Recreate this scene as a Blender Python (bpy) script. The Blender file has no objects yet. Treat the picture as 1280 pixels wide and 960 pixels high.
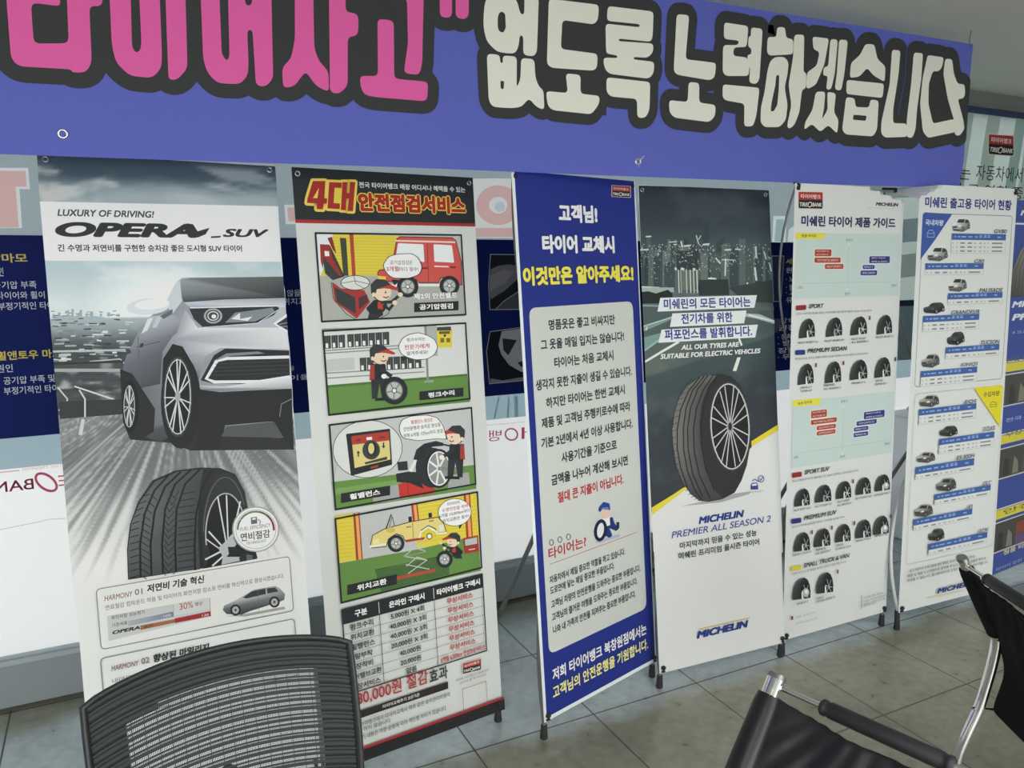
import bpy, bmesh, math, random
from math import sin, cos, pi, radians, sqrt
from mathutils import Vector, Matrix, noise
from mathutils.geometry import tessellate_polygon

# ------------------------------------------------------------------ camera, world, lights, exposure
SC = bpy.context.scene
COL = SC.collection
F, YAW, PITCH, ROLL, EYE = 988.854, 0.46741, 0.17262, 0.00552, 1.6254
_fw = Vector((sin(YAW)*cos(PITCH), cos(YAW)*cos(PITCH), -sin(PITCH)))
_r0 = Vector((cos(YAW), -sin(YAW), 0)); _u0 = _r0.cross(_fw)
_r = cos(ROLL)*_r0 + sin(ROLL)*_u0; _u = -sin(ROLL)*_r0 + cos(ROLL)*_u0
CAMP = Vector((0, 0, EYE))
cd = bpy.data.cameras.new('camera'); cam = bpy.data.objects.new('camera', cd); COL.objects.link(cam)
cam.matrix_world = Matrix(((_r.x, _u.x, -_fw.x, 0), (_r.y, _u.y, -_fw.y, 0), (_r.z, _u.z, -_fw.z, EYE), (0, 0, 0, 1)))
cd.sensor_width = 36; cd.lens = 36*F/1280; cd.clip_start = 0.02
SC.camera = cam
SC.view_settings.view_transform = 'Standard'; SC.view_settings.look = 'None'
SC.view_settings.gamma = 1.0; SC.view_settings.use_curve_mapping = False
SC.view_settings.exposure = 0.0
try:
    SC.cycles.use_denoising = True
    SC.cycles.max_bounces = 8; SC.cycles.diffuse_bounces = 5; SC.cycles.transparent_max_bounces = 16
    SC.cycles.sample_clamp_indirect = 6
except Exception: pass
wd = bpy.data.worlds.new('sky'); SC.world = wd; wd.use_nodes = True
wn = wd.node_tree; wn.nodes.clear()
wo = wn.nodes.new('ShaderNodeOutputWorld'); wb = wn.nodes.new('ShaderNodeBackground')
wt = wn.nodes.new('ShaderNodeTexCoord'); wx = wn.nodes.new('ShaderNodeSeparateXYZ'); wr = wn.nodes.new('ShaderNodeValToRGB')
wm = wn.nodes.new('ShaderNodeMapRange'); wm.inputs[1].default_value = -1; wm.inputs[2].default_value = 1
wn.links.new(wt.outputs['Generated'], wx.inputs[0]); wn.links.new(wx.outputs[2], wm.inputs[0]); wn.links.new(wm.outputs[0], wr.inputs[0])
e = wr.color_ramp.elements; e[0].position = .40; e[0].color = (.55, .55, .58, 1); e[1].position = .60; e[1].color = (1.0, .99, .975, 1)
wn.links.new(wr.outputs[0], wb.inputs[0]); wb.inputs[1].default_value = 3.5
wn.links.new(wb.outputs[0], wo.inputs[0])
LAMPS = [(-1.2, -.3, .8), (1.4, -.45, .7), (4.0, -.3, .8), (-1.2, -2.2, .9), (1.4, -2.2, .9), (4.0, -2.2, .9)]
LAMP_W = 19.0
LAMP_COL = (1.0, 1.0, .985)
BACK_W = 84.0   # fill light, set in an unseen window added behind the photographer
CEIL = 2.52

# ------------------------------------------------------------------ small helpers
PRINT_LIGHT = 0.74
def lin(c):
    c = max(0, c)/255.0
    return c/12.92 if c <= .04045 else ((c+.055)/1.055)**2.4
def ink(c):
    return tuple(min(.93, lin(x)/PRINT_LIGHT) for x in c)
def sr(c): return tuple(lin(x) for x in c)
def pxray(x, y): return _fw*F + _r*(x-640) - _u*(y-480)
def px_on(x, y, o, n):
    d = pxray(x, y); return CAMP + d*((o-CAMP).dot(n)/d.dot(n))
def px_y(x, y, Y): return px_on(x, y, Vector((0, Y, 0)), Vector((0, 1, 0)))
def px_z(x, y, Z): return px_on(x, y, Vector((0, 0, Z)), Vector((0, 0, 1)))
def crop(x0, y0, s):
    return lambda *p: [(x0+a*s, y0+b*s) for a, b in p]

def mat(name, col, rough=.5, metal=0., spec=.5):
    m = bpy.data.materials.new(name); m.use_nodes = True
    b = m.node_tree.nodes['Principled BSDF']
    b.inputs['Base Color'].default_value = (*col, 1); b.inputs['Roughness'].default_value = rough
    b.inputs['Metallic'].default_value = metal; b.inputs['Specular IOR Level'].default_value = spec
    return m
def N(m, t, **kw):
    n = m.node_tree.nodes.new(t)
    for k, v in kw.items(): setattr(n, k, v)
    return n
def LK(m, a, b): m.node_tree.links.new(a, b)
def bump_noise(m, scale, strength, dist=.002, detail=4, stretch=None):
    b = m.node_tree.nodes['Principled BSDF']
    tc = N(m, 'ShaderNodeTexCoord'); nz = N(m, 'ShaderNodeTexNoise'); bp = N(m, 'ShaderNodeBump')
    nz.inputs['Scale'].default_value = scale; nz.inputs['Detail'].default_value = detail
    bp.inputs['Strength'].default_value = strength; bp.inputs['Distance'].default_value = dist
    if stretch:
        mp = N(m, 'ShaderNodeMapping'); mp.inputs['Scale'].default_value = stretch
        LK(m, tc.outputs['Object'], mp.inputs[0]); LK(m, mp.outputs[0], nz.inputs[0])
    else: LK(m, tc.outputs['Object'], nz.inputs[0])
    LK(m, nz.outputs[0], bp.inputs['Height']); LK(m, bp.outputs[0], b.inputs['Normal'])
    return nz
def print_mat(name, rough, bump=None):
    m = mat(name, (1, 1, 1), rough, 0, .25)
    a = N(m, 'ShaderNodeVertexColor', layer_name='Col'); b = m.node_tree.nodes['Principled BSDF']
    LK(m, a.outputs[0], b.inputs['Base Color'])
    if bump: bump_noise(m, *bump)
    return m
M_PRINT = print_mat('printed_vinyl', .55, (3.0, .10, .01, 2))
M_CLOTH = print_mat('printed_cloth', .8, (2.4, .5, .03, 4, (1.6, 1, 1.0)))
M_POSTER = print_mat('printed_film', .6); M_POSTER.node_tree.nodes['Principled BSDF'].inputs['Specular IOR Level'].default_value = .1
M_STEEL = mat('brushed_steel', (.30, .31, .31), .38, .85)
M_GREYPOLE = mat('grey_fibre_rod', (.16, .165, .165), .45)
M_WHITEPOLE = mat('white_tube', (.72, .74, .75), .35)
M_BLACKP = mat('black_plastic', (.018, .019, .02), .42)
M_RUBBER = mat('rubber', (.03, .03, .03), .75)
M_CHROME = mat('chrome', (.86, .86, .87), .09, 1.0)
M_EYELET = mat('eyelet_metal', (.70, .70, .70), .3, 1.0)
M_LEATHER = mat('black_leather', (.010, .011, .013), .36, 0, .5); bump_noise(M_LEATHER, 60, .12, .003, 5)
M_CANVAS = mat('black_canvas', (.009, .010, .011), .85, 0, .2); bump_noise(M_CANVAS, 300, .2, .001, 2)
M_FOAM = mat('black_foam', (.020, .021, .024), .5); bump_noise(M_FOAM, 120, .1, .002)
M_NET = mat('black_net', (.024, .030, .030), .7)
M_FRAMEP = mat('charcoal_plastic', (.022, .025, .026), .45)
M_ALU = mat('painted_aluminium', sr((176, 186, 190)), .45, 0, .4)
M_SILL = mat('grey_sill', sr((150, 158, 160)), .55, 0, .3); bump_noise(M_SILL, 25, .05)
M_WALL = mat('wall_paint', sr((196, 198, 194)), .8); bump_noise(M_WALL, 90, .08)
M_CEIL = mat('ceiling_plaster', sr((205, 206, 200)), .9); bump_noise(M_CEIL, 40, .25, .004, 6)
M_CABINET = mat('white_plastic', sr((236, 242, 246)), .4)

ORDER = []
def link(name, me, parent=None, loc=None):
    o = bpy.data.objects.new(name, me); COL.objects.link(o)
    if parent: o.parent = parent
    if loc is not None: o.location = loc
    return o
def thing(name, label, cat, loc=(0, 0, 0), group=None):
    o = bpy.data.objects.new(name, None); COL.objects.link(o); o.location = loc; o.empty_display_size = .1
    o['label'] = label; o['category'] = cat
    if group: o['group'] = group
    return o
def tag(o, label, cat, group=None):
    o['label'] = label; o['category'] = cat
    if group: o['group'] = group
    return o
def structure(o): o['kind'] = 'structure'; return o

class MB:
    def __init__(s): s.v = []; s.f = []; s.sm = []
    def add(s, vs, fs, smooth=False):
        b = len(s.v); s.v += [Vector(p) for p in vs]
        for f in fs: s.f.append([b+i for i in f]); s.sm.append(smooth)
        return s
    def box(s, lo, hi):
        x0, y0, z0 = lo; x1, y1, z1 = hi
        return s.add([(x0,y0,z0),(x1,y0,z0),(x1,y1,z0),(x0,y1,z0),(x0,y0,z1),(x1,y0,z1),(x1,y1,z1),(x0,y1,z1)],
                     [(3,2,1,0),(4,5,6,7),(0,1,5,4),(1,2,6,5),(2,3,7,6),(3,0,4,7)])
    def obox(s, c, ax, ay, az, hx, hy, hz):
        c = Vector(c); vs = [c+ax*hx*i+ay*hy*j+az*hz*k for k in (-1,1) for j in (-1,1) for i in (-1,1)]
        return s.add(vs, [(2,3,1,0),(4,5,7,6),(0,1,5,4),(1,3,7,5),(3,2,6,7),(2,0,4,6)])
    def tube(s, pts, r, n=10, cap=True, flat=1.0, ref=None):
        pts = [Vector(p) for p in pts]; rr = r if isinstance(r, (list, tuple)) else [r]*len(pts)
        vs = []; prev = None
        for i, p in enumerate(pts):
            t = (pts[min(i+1, len(pts)-1)]-pts[max(i-1, 0)]).normalized()
            if prev is None:
                w = Vector(ref) if ref else (Vector((0,0,1)) if abs(t.z) < .9 else Vector((1,0,0)))
            else: w = prev
            a = (w - t*w.dot(t)).normalized(); b = t.cross(a); prev = a
            for k in range(n):
                th = 2*pi*k/n; vs.append(p+a*cos(th)*rr[i]+b*sin(th)*rr[i]*flat)
        fs = [(i*n+k, i*n+(k+1)%n, (i+1)*n+(k+1)%n, (i+1)*n+k) for i in range(len(pts)-1) for k in range(n)]
        s.add(vs, fs, True)
        if cap:
            m = len(pts)-1
            s.add(vs[:n], [tuple(range(n))[::-1]]); s.add(vs[m*n:], [tuple(range(n))])
        return s
    def ball(s, c, r, n=10, sq=(1,1,1)):
        c = Vector(c); m = max(4, n//2); vs = [c+Vector((0,0,r*sq[2]))]
        for j in range(1, m):
            ph = pi*j/m
            for k in range(n):
                th = 2*pi*k/n; vs.append(c+Vector((r*sq[0]*sin(ph)*cos(th), r*sq[1]*sin(ph)*sin(th), r*sq[2]*cos(ph))))
        vs.append(c-Vector((0,0,r*sq[2])))
        fs = [(0, 1+k, 1+(k+1)%n) for k in range(n)]
        for j in range(m-2):
            for k in range(n): fs.append((1+j*n+k, 1+(j+1)*n+k, 1+(j+1)*n+(k+1)%n, 1+j*n+(k+1)%n))
        L = len(vs)-1; q = 1+(m-2)*n
        fs += [(L, q+(k+1)%n, q+k) for k in range(n)]
        return s.add(vs, fs, True)
    def ring(s, c, axis, R, r, n=18, m=8):
        c = Vector(c); t = Vector(axis).normalized(); a = t.orthogonal().normalized(); b = t.cross(a); vs = []
        for i in range(n):
            d = a*cos(2*pi*i/n)+b*sin(2*pi*i/n)
            for k in range(m): vs.append(c+d*(R+r*cos(2*pi*k/m))+t*r*sin(2*pi*k/m))
        return s.add(vs, [(i*m+k, i*m+(k+1)%m, ((i+1)%n)*m+(k+1)%m, ((i+1)%n)*m+k) for i in range(n) for k in range(m)], True)
    def surf(s, grid, thick=None, smooth=True):
        h = len(grid); w = len(grid[0]); vs = [p for r in grid for p in r]
        fs = [(j*w+i, j*w+i+1, (j+1)*w+i+1, (j+1)*w+i) for j in range(h-1) for i in range(w-1)]
        return s.add(vs, fs, smooth)
    def build(s, name, m, parent=None, loc=None, bevel=None, solid=None, subsurf=0):
        off = Vector(loc) if loc is not None else (Vector(parent.location) if (parent and parent.parent is None) else
              (Vector(parent.parent.location) if parent and parent.parent else Vector((0,0,0))))
        me = bpy.data.meshes.new(name); me.from_pydata([tuple(p-off) for p in s.v], [], s.f); me.update()
        me.polygons.foreach_set('use_smooth', s.sm)
        bm = bmesh.new(); bm.from_mesh(me); bmesh.ops.recalc_face_normals(bm, faces=bm.faces)
        if bevel: bmesh.ops.remove_doubles(bm, verts=bm.verts, dist=1e-6); bmesh.ops.bevel(bm, geom=list(bm.edges), offset=bevel, segments=2, affect='EDGES', profile=.6)
        bm.to_mesh(me); bm.free()
        me.materials.append(m)
        o = link(name, me, parent, loc)
        if solid: md = o.modifiers.new('thickness', 'SOLIDIFY'); md.thickness = solid; md.offset = 0
        if subsurf: md = o.modifiers.new('smooth', 'SUBSURF'); md.levels = subsurf; md.render_levels = subsurf
        return o
def bez(p0, p1, p2, n=12):
    p0, p1, p2 = Vector(p0), Vector(p1), Vector(p2)
    return [p0*(1-t)**2+p1*2*t*(1-t)+p2*t*t for t in [i/n for i in range(n+1)]]
def spline(ps, n=8):
    ps = [Vector(p) for p in ps]; q = [ps[0]*2-ps[1]]+ps+[ps[-1]*2-ps[-2]]; out = []
    for i in range(1, len(q)-2):
        for k in range(n):
            t = k/n; a, b, c, d = q[i-1], q[i], q[i+1], q[i+2]
            out.append(.5*((2*b)+(c-a)*t+(2*a-5*b+4*c-d)*t*t+(3*b-a-3*c+d)*t**3))
    return out+[ps[-1]]

# ------------------------------------------------------------------ printed sheets: flat prints at their real place and size
_tcache = {}
def text_mesh(s, bold, shear, res):
    k = (s, bold, shear, res)
    if k in _tcache: return _tcache[k]
    cu = bpy.data.curves.new('lettering', 'FONT'); cu.body = s; cu.offset = bold; cu.shear = shear; cu.resolution_u = res
    o = bpy.data.objects.new('lettering', cu); COL.objects.link(o)
    dg = bpy.context.evaluated_depsgraph_get(); me = o.evaluated_get(dg).to_mesh()
    vs = [(v.co.x, v.co.y) for v in me.vertices]; fs = [tuple(p.vertices) for p in me.polygons]
    o.evaluated_get(dg).to_mesh_clear()
    COL.objects.unlink(o); bpy.data.objects.remove(o); bpy.data.curves.remove(cu)
    _tcache[k] = (vs, fs); return vs, fs
def round_poly(p, r, n=4):
    out = []; L = len(p)
    for i in range(L):
        a, b, c = Vector(p[i-1]), Vector(p[i]), Vector(p[(i+1) % L])
        d1 = min(r, (a-b).length*.45); d2 = min(r, (c-b).length*.45)
        s = b+(a-b).normalized()*d1 if d1 > 1e-9 else b; t = b+(c-b).normalized()*d2 if d2 > 1e-9 else b
        for k in range(n+1):
            q = k/n; out.append(tuple(s*(1-q)**2+b*2*q*(1-q)+t*q*q))
    return out
class Sheet:
    STEP = .00002
    def __init__(s, o, a, up, W, H, m, root, disp=None):
        s.o, s.a, s.up = Vector(o), Vector(a).normalized(), Vector(up).normalized(); s.n = s.a.cross(s.up)
        s.W, s.H, s.m, s.root, s.disp = W, H, m, root, disp; s.cur = None; s.sheet = None; s.lay = 0
    def uv(s, x, y):
        d = px_on(x, y, s.o, s.n)-s.o; return (d.dot(s.a), d.dot(s.up))
    def pt(s, u, v, lay=0, off=0):
        d = lay*s.STEP+off+(s.disp(u, v) if s.disp else 0)
        return s.o+s.a*u+s.up*v+s.n*d
    def mpp(s, x, y):
        a = s.uv(x, y); b = s.uv(x, y+1); return sqrt((a[0]-b[0])**2+(a[1]-b[1])**2)
    def begin(s, name, label=None, lay=None):
        s.end(); s.cur = dict(name=name, label=label, v=[], f=[], c=[])
        s.lay = max(s.lay+2, 12) if lay is None else lay
    def end(s):
        g = s.cur; s.cur = None
        if not g or not g['f']: return None
        off = Vector(s.root.location); me = bpy.data.meshes.new(g['name'])
        me.from_pydata([tuple(s.pt(*p)-off) for p in g['v']], [], g['f']); me.update()
        ca = me.color_attributes.new('Col', 'FLOAT_COLOR', 'CORNER'); flat = []
        for f, c in zip(g['f'], g['c']):
            for k in range(len(f)): flat += [*(c[k] if isinstance(c, list) else c), 1.0]
        ca.data.foreach_set('color', flat)
        me.materials.append(s.m)
        o = link(g['name'], me, s.sheet or s.root)
        if g['label']: o['label'] = g['label']
        return o
    def base(s, name, col, nu=6, nv=18, label=None):
        s.cur = dict(name=name, label=label, v=[], f=[], c=[])
        for j in range(nv+1):
            for i in range(nu+1): s.cur['v'].append((s.W*i/nu, s.H*j/nv, 0))
        w = nu+1
        s.cur['f'] = [(j*w+i, j*w+i+1, (j+1)*w+i+1, (j+1)*w+i) for j in range(nv) for i in range(nu)]
        s.cur['c'] = [ink(col)]*len(s.cur['f'])
        o = s.end(); s.sheet = o; return o
    # --- drawing (all in the sheet's own metres)
    def tri(s, pts, fs, col, cols=None):
        g = s.cur; b = len(g['v']); s.lay += 1
        g['v'] += [(max(-.004, min(s.W+.004, u)), max(-.006, min(s.H, v)), s.lay) for u, v in pts]
        for f in fs:
            if len(f) >= 3:
                p, q, r = pts[f[0]], pts[f[1]], pts[f[2]]
                if (q[0]-p[0])*(r[1]-p[1])-(q[1]-p[1])*(r[0]-p[0]) < 0: f = tuple(f)[::-1]
            g['f'].append(tuple(b+i for i in f)); g['c'].append([cols[i] for i in f] if cols else col)
    def fill(s, P, col, holes=(), r=0):
        """col: one colour or one per corner"""
        grad = isinstance(col, list)
        if r and grad: col = [c for c in col for _ in range(5)]
        if r: P = round_poly(P, r); holes = [round_poly(h, r) for h in holes]
        loops = [[Vector((u, v, 0)) for u, v in P]]+[[Vector((u, v, 0)) for u, v in h] for h in holes]
        flat = [(p.x, p.y) for l in loops for p in l]
        s.tri(flat, tessellate_polygon(loops), None if grad else ink(col), [ink(c) for c in col] if grad else None)
    def U(s, pts): return [s.uv(*p) for p in pts]
    def poly(s, pts, col, holes=(), r=0): s.fill(s.U(pts), col, [s.U(h) for h in holes], r)
    def path(s, P, w, col, closed=False):
        n = len(P); vs = []; fs = []
        for i in range(n if closed else n-1):
            a = Vector(P[i]); b = Vector(P[(i+1) % n]); d = b-a
            if d.length < 1e-7: continue
            d.normalize(); q = Vector((-d.y, d.x))*w/2; e = d*w*.3
            k = len(vs); vs += [tuple(a-q-e), tuple(b-q+e), tuple(b+q+e), tuple(a+q-e)]; fs.append((k, k+1, k+2, k+3))
        s.tri(vs, fs, ink(col))
    def line(s, pts, wpx, col, closed=False): s.path(s.U(pts), wpx*s.mpp(*pts[0]), col, closed)
    def arc(s, cx, cy, rx, ry, a0=0, a1=360, n=28, rot=0):
        c, q = cos(radians(rot)), sin(radians(rot)); out = []
        full = abs(a1-a0) >= 359.9
        for i in range(n if full else n+1):
            t = radians(a0+(a1-a0)*i/n); x, y = rx*cos(t), ry*sin(t); out.append((cx+x*c-y*q, cy+x*q+y*c))
        return out
    def ell(s, cx, cy, rx, ry, col, rot=0, n=28): s.poly(s.arc(cx, cy, rx, ry, n=n, rot=rot), col)
    def ring(s, cx, cy, rx, ry, wpx, col, rot=0, n=32):
        s.poly(s.arc(cx, cy, rx, ry, n=n, rot=rot), col, [s.arc(cx, cy, rx-wpx, ry-wpx, n=n, rot=rot)])
    def box(s, p0, p1, col, r=0):
        (u0, v0), (u1, v1) = s.uv(*p0), s.uv(*p1); s.fill([(u0, v0), (u1, v0), (u1, v1), (u0, v1)], col, r=r)
    def nest(s, tree):
        for P, col, kids in tree:
            s.poly(P, col, [k[0] for k in kids]); s.lay -= 1; s.nest(kids)
    def frame(s, p0, p1, w, col, r=0):
        (u0, v0), (u1, v1) = s.uv(*p0), s.uv(*p1); P = [(u0, v0), (u1, v0), (u1, v1), (u0, v1)]
        s.path(round_poly(P, r) if r else P, w, col, True)
    def text(s, t, p0, p1, h, col, bold=0.0, shear=0., res=3, mirror=False, edge=None, level=True):
        """lettering between the baseline ends p0 and p1, h tall"""
        (u0, v0), (u1, v1) = s.uv(*p0), s.uv(*p1); mx, my = (p0[0]+p1[0])/2, (p0[1]+p1[1])/2
        hh = s.uv(mx, my-h)[1]-s.uv(mx, my)[1]; vm = (v0+v1)/2
        runs = [(edge[0], bold+edge[1]), (col, bold)] if edge else [(col, bold)]
        V, Fs = text_mesh(t, 0, shear, res)
        if not V: return
        ex = max(0, bold)
        xs = [p[0] for p in V]; ys = [p[1] for p in V]; x0, x1, y0, y1 = min(xs)-ex, max(xs)+ex, min(ys)-ex, max(ys)+ex
        sx, sy = (u1-u0)/max(1e-6, x1-x0), hh/max(1e-6, y1-y0)
        for c, g in runs:
            n = 1 if g < .006 else (5 if h < 11 else 9)
            for k in range(n):
                ox, oy = (0, 0) if k == 0 else (g*cos(2*pi*(k-.5)/(n-1)), g*sin(2*pi*(k-.5)/(n-1)))
                s.tri([(u1-(x+ox-x0)*sx if mirror else u0+(x+ox-x0)*sx, vm+(y+oy-y0)*sy) for x, y in V], Fs, ink(c)); s.lay -= .65
            s.lay += 1
    def dilate(s, P, w, col, n=5):
        """the shape P grown outward by w, with round corners"""
        P = [Vector(p) for p in P]; P = [p for i, p in enumerate(P) if (p-P[i-1]).length > 1e-5]; L = len(P)
        if sum(P[i-1].x*P[i].y-P[i].x*P[i-1].y for i in range(L)) < 0: P.reverse()
        vs = [tuple(p) for p in P]; fs = [tuple(f) for f in tessellate_polygon([[Vector((p.x, p.y, 0)) for p in P]])]
        nr = []
        for i in range(L):
            d = (P[(i+1) % L]-P[i]).normalized(); nr.append(Vector((d.y, -d.x)))
        for i in range(L):
            a, b, q = P[i], P[(i+1) % L], nr[i]*w; k = len(vs); vs += [tuple(a), tuple(a+q), tuple(b+q), tuple(b)]; fs.append((k, k+1, k+2, k+3))
            m0, m1 = nr[i-1], nr[i]; c = m0.x*m1.y-m0.y*m1.x
            if c > 1e-4 or (abs(c) <= 1e-4 and m0.dot(m1) < 0):
                t0 = math.atan2(m0.y, m0.x); t1 = math.atan2(m1.y, m1.x)
                while t1 < t0: t1 += 2*pi
                k = len(vs); vs.append(tuple(a)); vs += [(a.x+w*cos(t0+(t1-t0)*j/n), a.y+w*sin(t0+(t1-t0)*j/n)) for j in range(n+1)]
                fs += [(k, k+1+j, k+2+j) for j in range(n)]
        s.tri(vs, fs, ink(col))
    def image(s, quad, nx, ny, fn):
        """a photograph printed inside quad (tl, tr, br, bl); fn(s, t) gives its colour"""
        Q = [Vector(q) for q in s.U(quad)]; vs = []; cs = []
        for j in range(ny+1):
            for i in range(nx+1):
                a, b = i/nx, j/ny; p = (Q[0]*(1-a)+Q[1]*a)*(1-b)+(Q[3]*(1-a)+Q[2]*a)*b
                vs.append(tuple(p)); cs.append(ink(fn(a, b)))
        w = nx+1
        s.tri(vs, [(j*w+i, j*w+i+1, (j+1)*w+i+1, (j+1)*w+i) for j in range(ny) for i in range(nx)], None, cs)
def mix(a, b, t): t = max(0, min(1, t)); return tuple(x+(y-x)*t for x, y in zip(a, b))
def ss(a, b, x): t = max(0, min(1, (x-a)/(b-a))); return t*t*(3-2*t)
def nz(x, y, z=0.): return noise.noise(Vector((x, y, z)))
def fbm(x, y, z=0., o=4): return noise.fractal(Vector((x, y, z)), 1.0, 2.0, o)
K = (34, 38, 40); W = (213, 217, 215); NAVY = (24, 36, 84); BLUE = (32, 44, 118)
def logo(S, bl, br, h):
    """red and black tyre shop badge"""
    (x0, y0), (x1, y1) = bl, br; w = x1-x0
    def q(a, b): return (x0+w*a, y0+(y1-y0)*a-h*b)
    def lp(*ab): return [q(*p) for p in ab]
    rr = S.mpp(x0, y0)*h*.10
    S.poly(lp((-.03,-.04),(1.03,-.04),(1.03,1.04),(-.03,1.04)), (205,190,188), r=rr)
    S.poly(lp((0,0),(1,0),(1,1),(0,1)), (38,36,36), r=rr)
    S.poly(lp((0,.52),(1,.52),(1,1),(0,1)), (150,52,46), r=rr*.6)
    S.text('타이어뱅크', q(.09,.60), q(.91,.60), h*.27, (225,205,198), .02)
    S.text('TIRE', q(.04,.12), q(.37,.12), h*.24, (215,215,208), .02, .15)
    S.text('BANK', q(.57,.12), q(.96,.12), h*.24, (215,215,208), .02, .15)
    c = q(.47,.24); S.ring(c[0], c[1], w*.095, h*.17, max(.5, w*.03), (225,220,212), 20, 18)

# ------------------------------------------------------------------ the room
WY = 3.08; X0, X1, YB = -3.0, 6.6, -3.4
TILE, TX, TY = .4587, .9523, 2.1435
def floor_mat():
    m = mat('stone_floor_tile', (.3, .3, .27), .3, 0, .75); b = m.node_tree.nodes['Principled BSDF']
    tc = N(m, 'ShaderNodeTexCoord'); sx = N(m, 'ShaderNodeSeparateXYZ'); LK(m, tc.outputs['Object'], sx.inputs[0])
    def M2(op, a, bv, c=None):
        n = N(m, 'ShaderNodeMath', operation=op)
        for i, v in enumerate((a, bv, c)):
            if v is None: continue
            if isinstance(v, (int, float)): n.inputs[i].default_value = v
            else: LK(m, v, n.inputs[i])
        return n.outputs[0]
    def dist(sock, o):
        f = M2('FRACT', M2('DIVIDE', M2('SUBTRACT', sock, o-40*TILE), TILE), 0)
        return M2('MINIMUM', f, M2('SUBTRACT', 1.0, f))
    d = M2('MINIMUM', dist(sx.outputs[0], TX), dist(sx.outputs[1], TY))
    g = N(m, 'ShaderNodeMapRange'); g.inputs[1].default_value = .0045; g.inputs[2].default_value = .0085; LK(m, d, g.inputs[0])
    n1 = N(m, 'ShaderNodeTexNoise'); n1.inputs['Scale'].default_value = 3.2; n1.inputs['Detail'].default_value = 6; LK(m, tc.outputs['Object'], n1.inputs[0])
    n2 = N(m, 'ShaderNodeTexNoise'); n2.inputs['Scale'].default_value = 26; n2.inputs['Detail'].default_value = 5; LK(m, tc.outputs['Object'], n2.inputs[0])
    mx = N(m, 'ShaderNodeMix'); mx.data_type = 'FLOAT'; mx.inputs[0].default_value = .45; LK(m, n1.outputs[0], mx.inputs[2]); LK(m, n2.outputs[0], mx.inputs[3])
    def ramp(c0, c1):
        cr = N(m, 'ShaderNodeValToRGB'); e = cr.color_ramp.elements
        e[0].position = .34; e[0].color = (*sr(c0), 1); e[1].position = .66; e[1].color = (*sr(c1), 1); LK(m, mx.outputs[0], cr.inputs[0]); return cr.outputs[0]
    # worn olive tiles in the room, a ragged blue-grey band of cleaner tile with window light painted into it
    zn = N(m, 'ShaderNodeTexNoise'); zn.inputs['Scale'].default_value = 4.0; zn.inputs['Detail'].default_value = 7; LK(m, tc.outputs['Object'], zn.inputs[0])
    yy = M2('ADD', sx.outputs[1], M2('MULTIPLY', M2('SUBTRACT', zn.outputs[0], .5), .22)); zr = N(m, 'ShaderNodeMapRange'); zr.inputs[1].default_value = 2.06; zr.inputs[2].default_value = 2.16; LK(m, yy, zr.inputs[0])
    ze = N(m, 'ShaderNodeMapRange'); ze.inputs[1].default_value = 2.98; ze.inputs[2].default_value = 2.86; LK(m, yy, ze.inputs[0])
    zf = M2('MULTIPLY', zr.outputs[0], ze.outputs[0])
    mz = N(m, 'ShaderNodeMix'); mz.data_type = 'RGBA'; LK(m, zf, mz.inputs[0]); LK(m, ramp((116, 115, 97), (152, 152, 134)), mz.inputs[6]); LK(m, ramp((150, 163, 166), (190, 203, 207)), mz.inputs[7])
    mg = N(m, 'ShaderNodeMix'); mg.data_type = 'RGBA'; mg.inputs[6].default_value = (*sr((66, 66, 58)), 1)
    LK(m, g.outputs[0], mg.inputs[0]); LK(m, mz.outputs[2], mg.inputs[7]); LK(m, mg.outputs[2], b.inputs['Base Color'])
    rr = N(m, 'ShaderNodeMapRange'); rr.inputs[3].default_value = .25; rr.inputs[4].default_value = .33; LK(m, n2.outputs[0], rr.inputs[0]); LK(m, rr.outputs[0], b.inputs['Roughness'])
    bp = N(m, 'ShaderNodeBump'); bp.inputs['Strength'].default_value = .25; bp.inputs['Distance'].default_value = .002
    LK(m, g.outputs[0], bp.inputs['Height']); LK(m, bp.outputs[0], b.inputs['Normal'])
    return m
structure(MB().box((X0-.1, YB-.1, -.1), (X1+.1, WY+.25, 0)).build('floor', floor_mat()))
structure(MB().box((X0-.1, YB-.1, CEIL), (X1+.1, WY+.25, CEIL+.1)).build('ceiling', M_CEIL))
structure(MB().box((X0-.1, YB-.1, 0), (X0, WY+.25, CEIL)).build('wall_left', M_WALL))
structure(MB().box((X1, YB-.1, 0), (X1+.1, WY+.25, CEIL)).build('wall_right', M_WALL))
bw = MB().box((X0, YB-.1, 0), (X1, YB, .45)).box((X0, YB-.1, 2.25), (X1, YB, CEIL)).box((X0, YB-.1, .45), (-2.8, YB, 2.25)).box((3.2, YB-.1, .45), (X1, YB, 2.25))
structure(bw.build('wall_back', M_WALL))
W2 = structure(link('fill_window', None)); W2.empty_display_size = .1  # added unseen window that frames the fill lights
bf = MB()
for x in (-2.8, -1.3, .2, 1.7, 3.2): bf.box((x-.03, YB-.08, .45), (x+.03, YB-.01, 2.25))
bf.box((-2.8, YB-.08, .45), (3.2, YB-.01, .51)).box((-2.8, YB-.08, 2.19), (3.2, YB-.01, 2.25)).build('window_frame', M_ALU, W2)
for i, x in enumerate((-2.05, -.55, .95, 2.45)):
    ld = bpy.data.lights.new('back_fill', 'AREA'); ld.shape = 'RECTANGLE'; ld.size = 1.42; ld.size_y = 1.65; ld.energy = BACK_W/4*(1.5, 1.1, .8, .6)[i]; ld.color = (.95, .98, 1.0)  # fill lights added in the back opening to brighten the banners evenly
    lo = bpy.data.objects.new('back_fill', ld); COL.objects.link(lo); lo.location = (x, YB-.05, 1.35); lo.rotation_euler = (pi/2, 0, 0)
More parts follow.
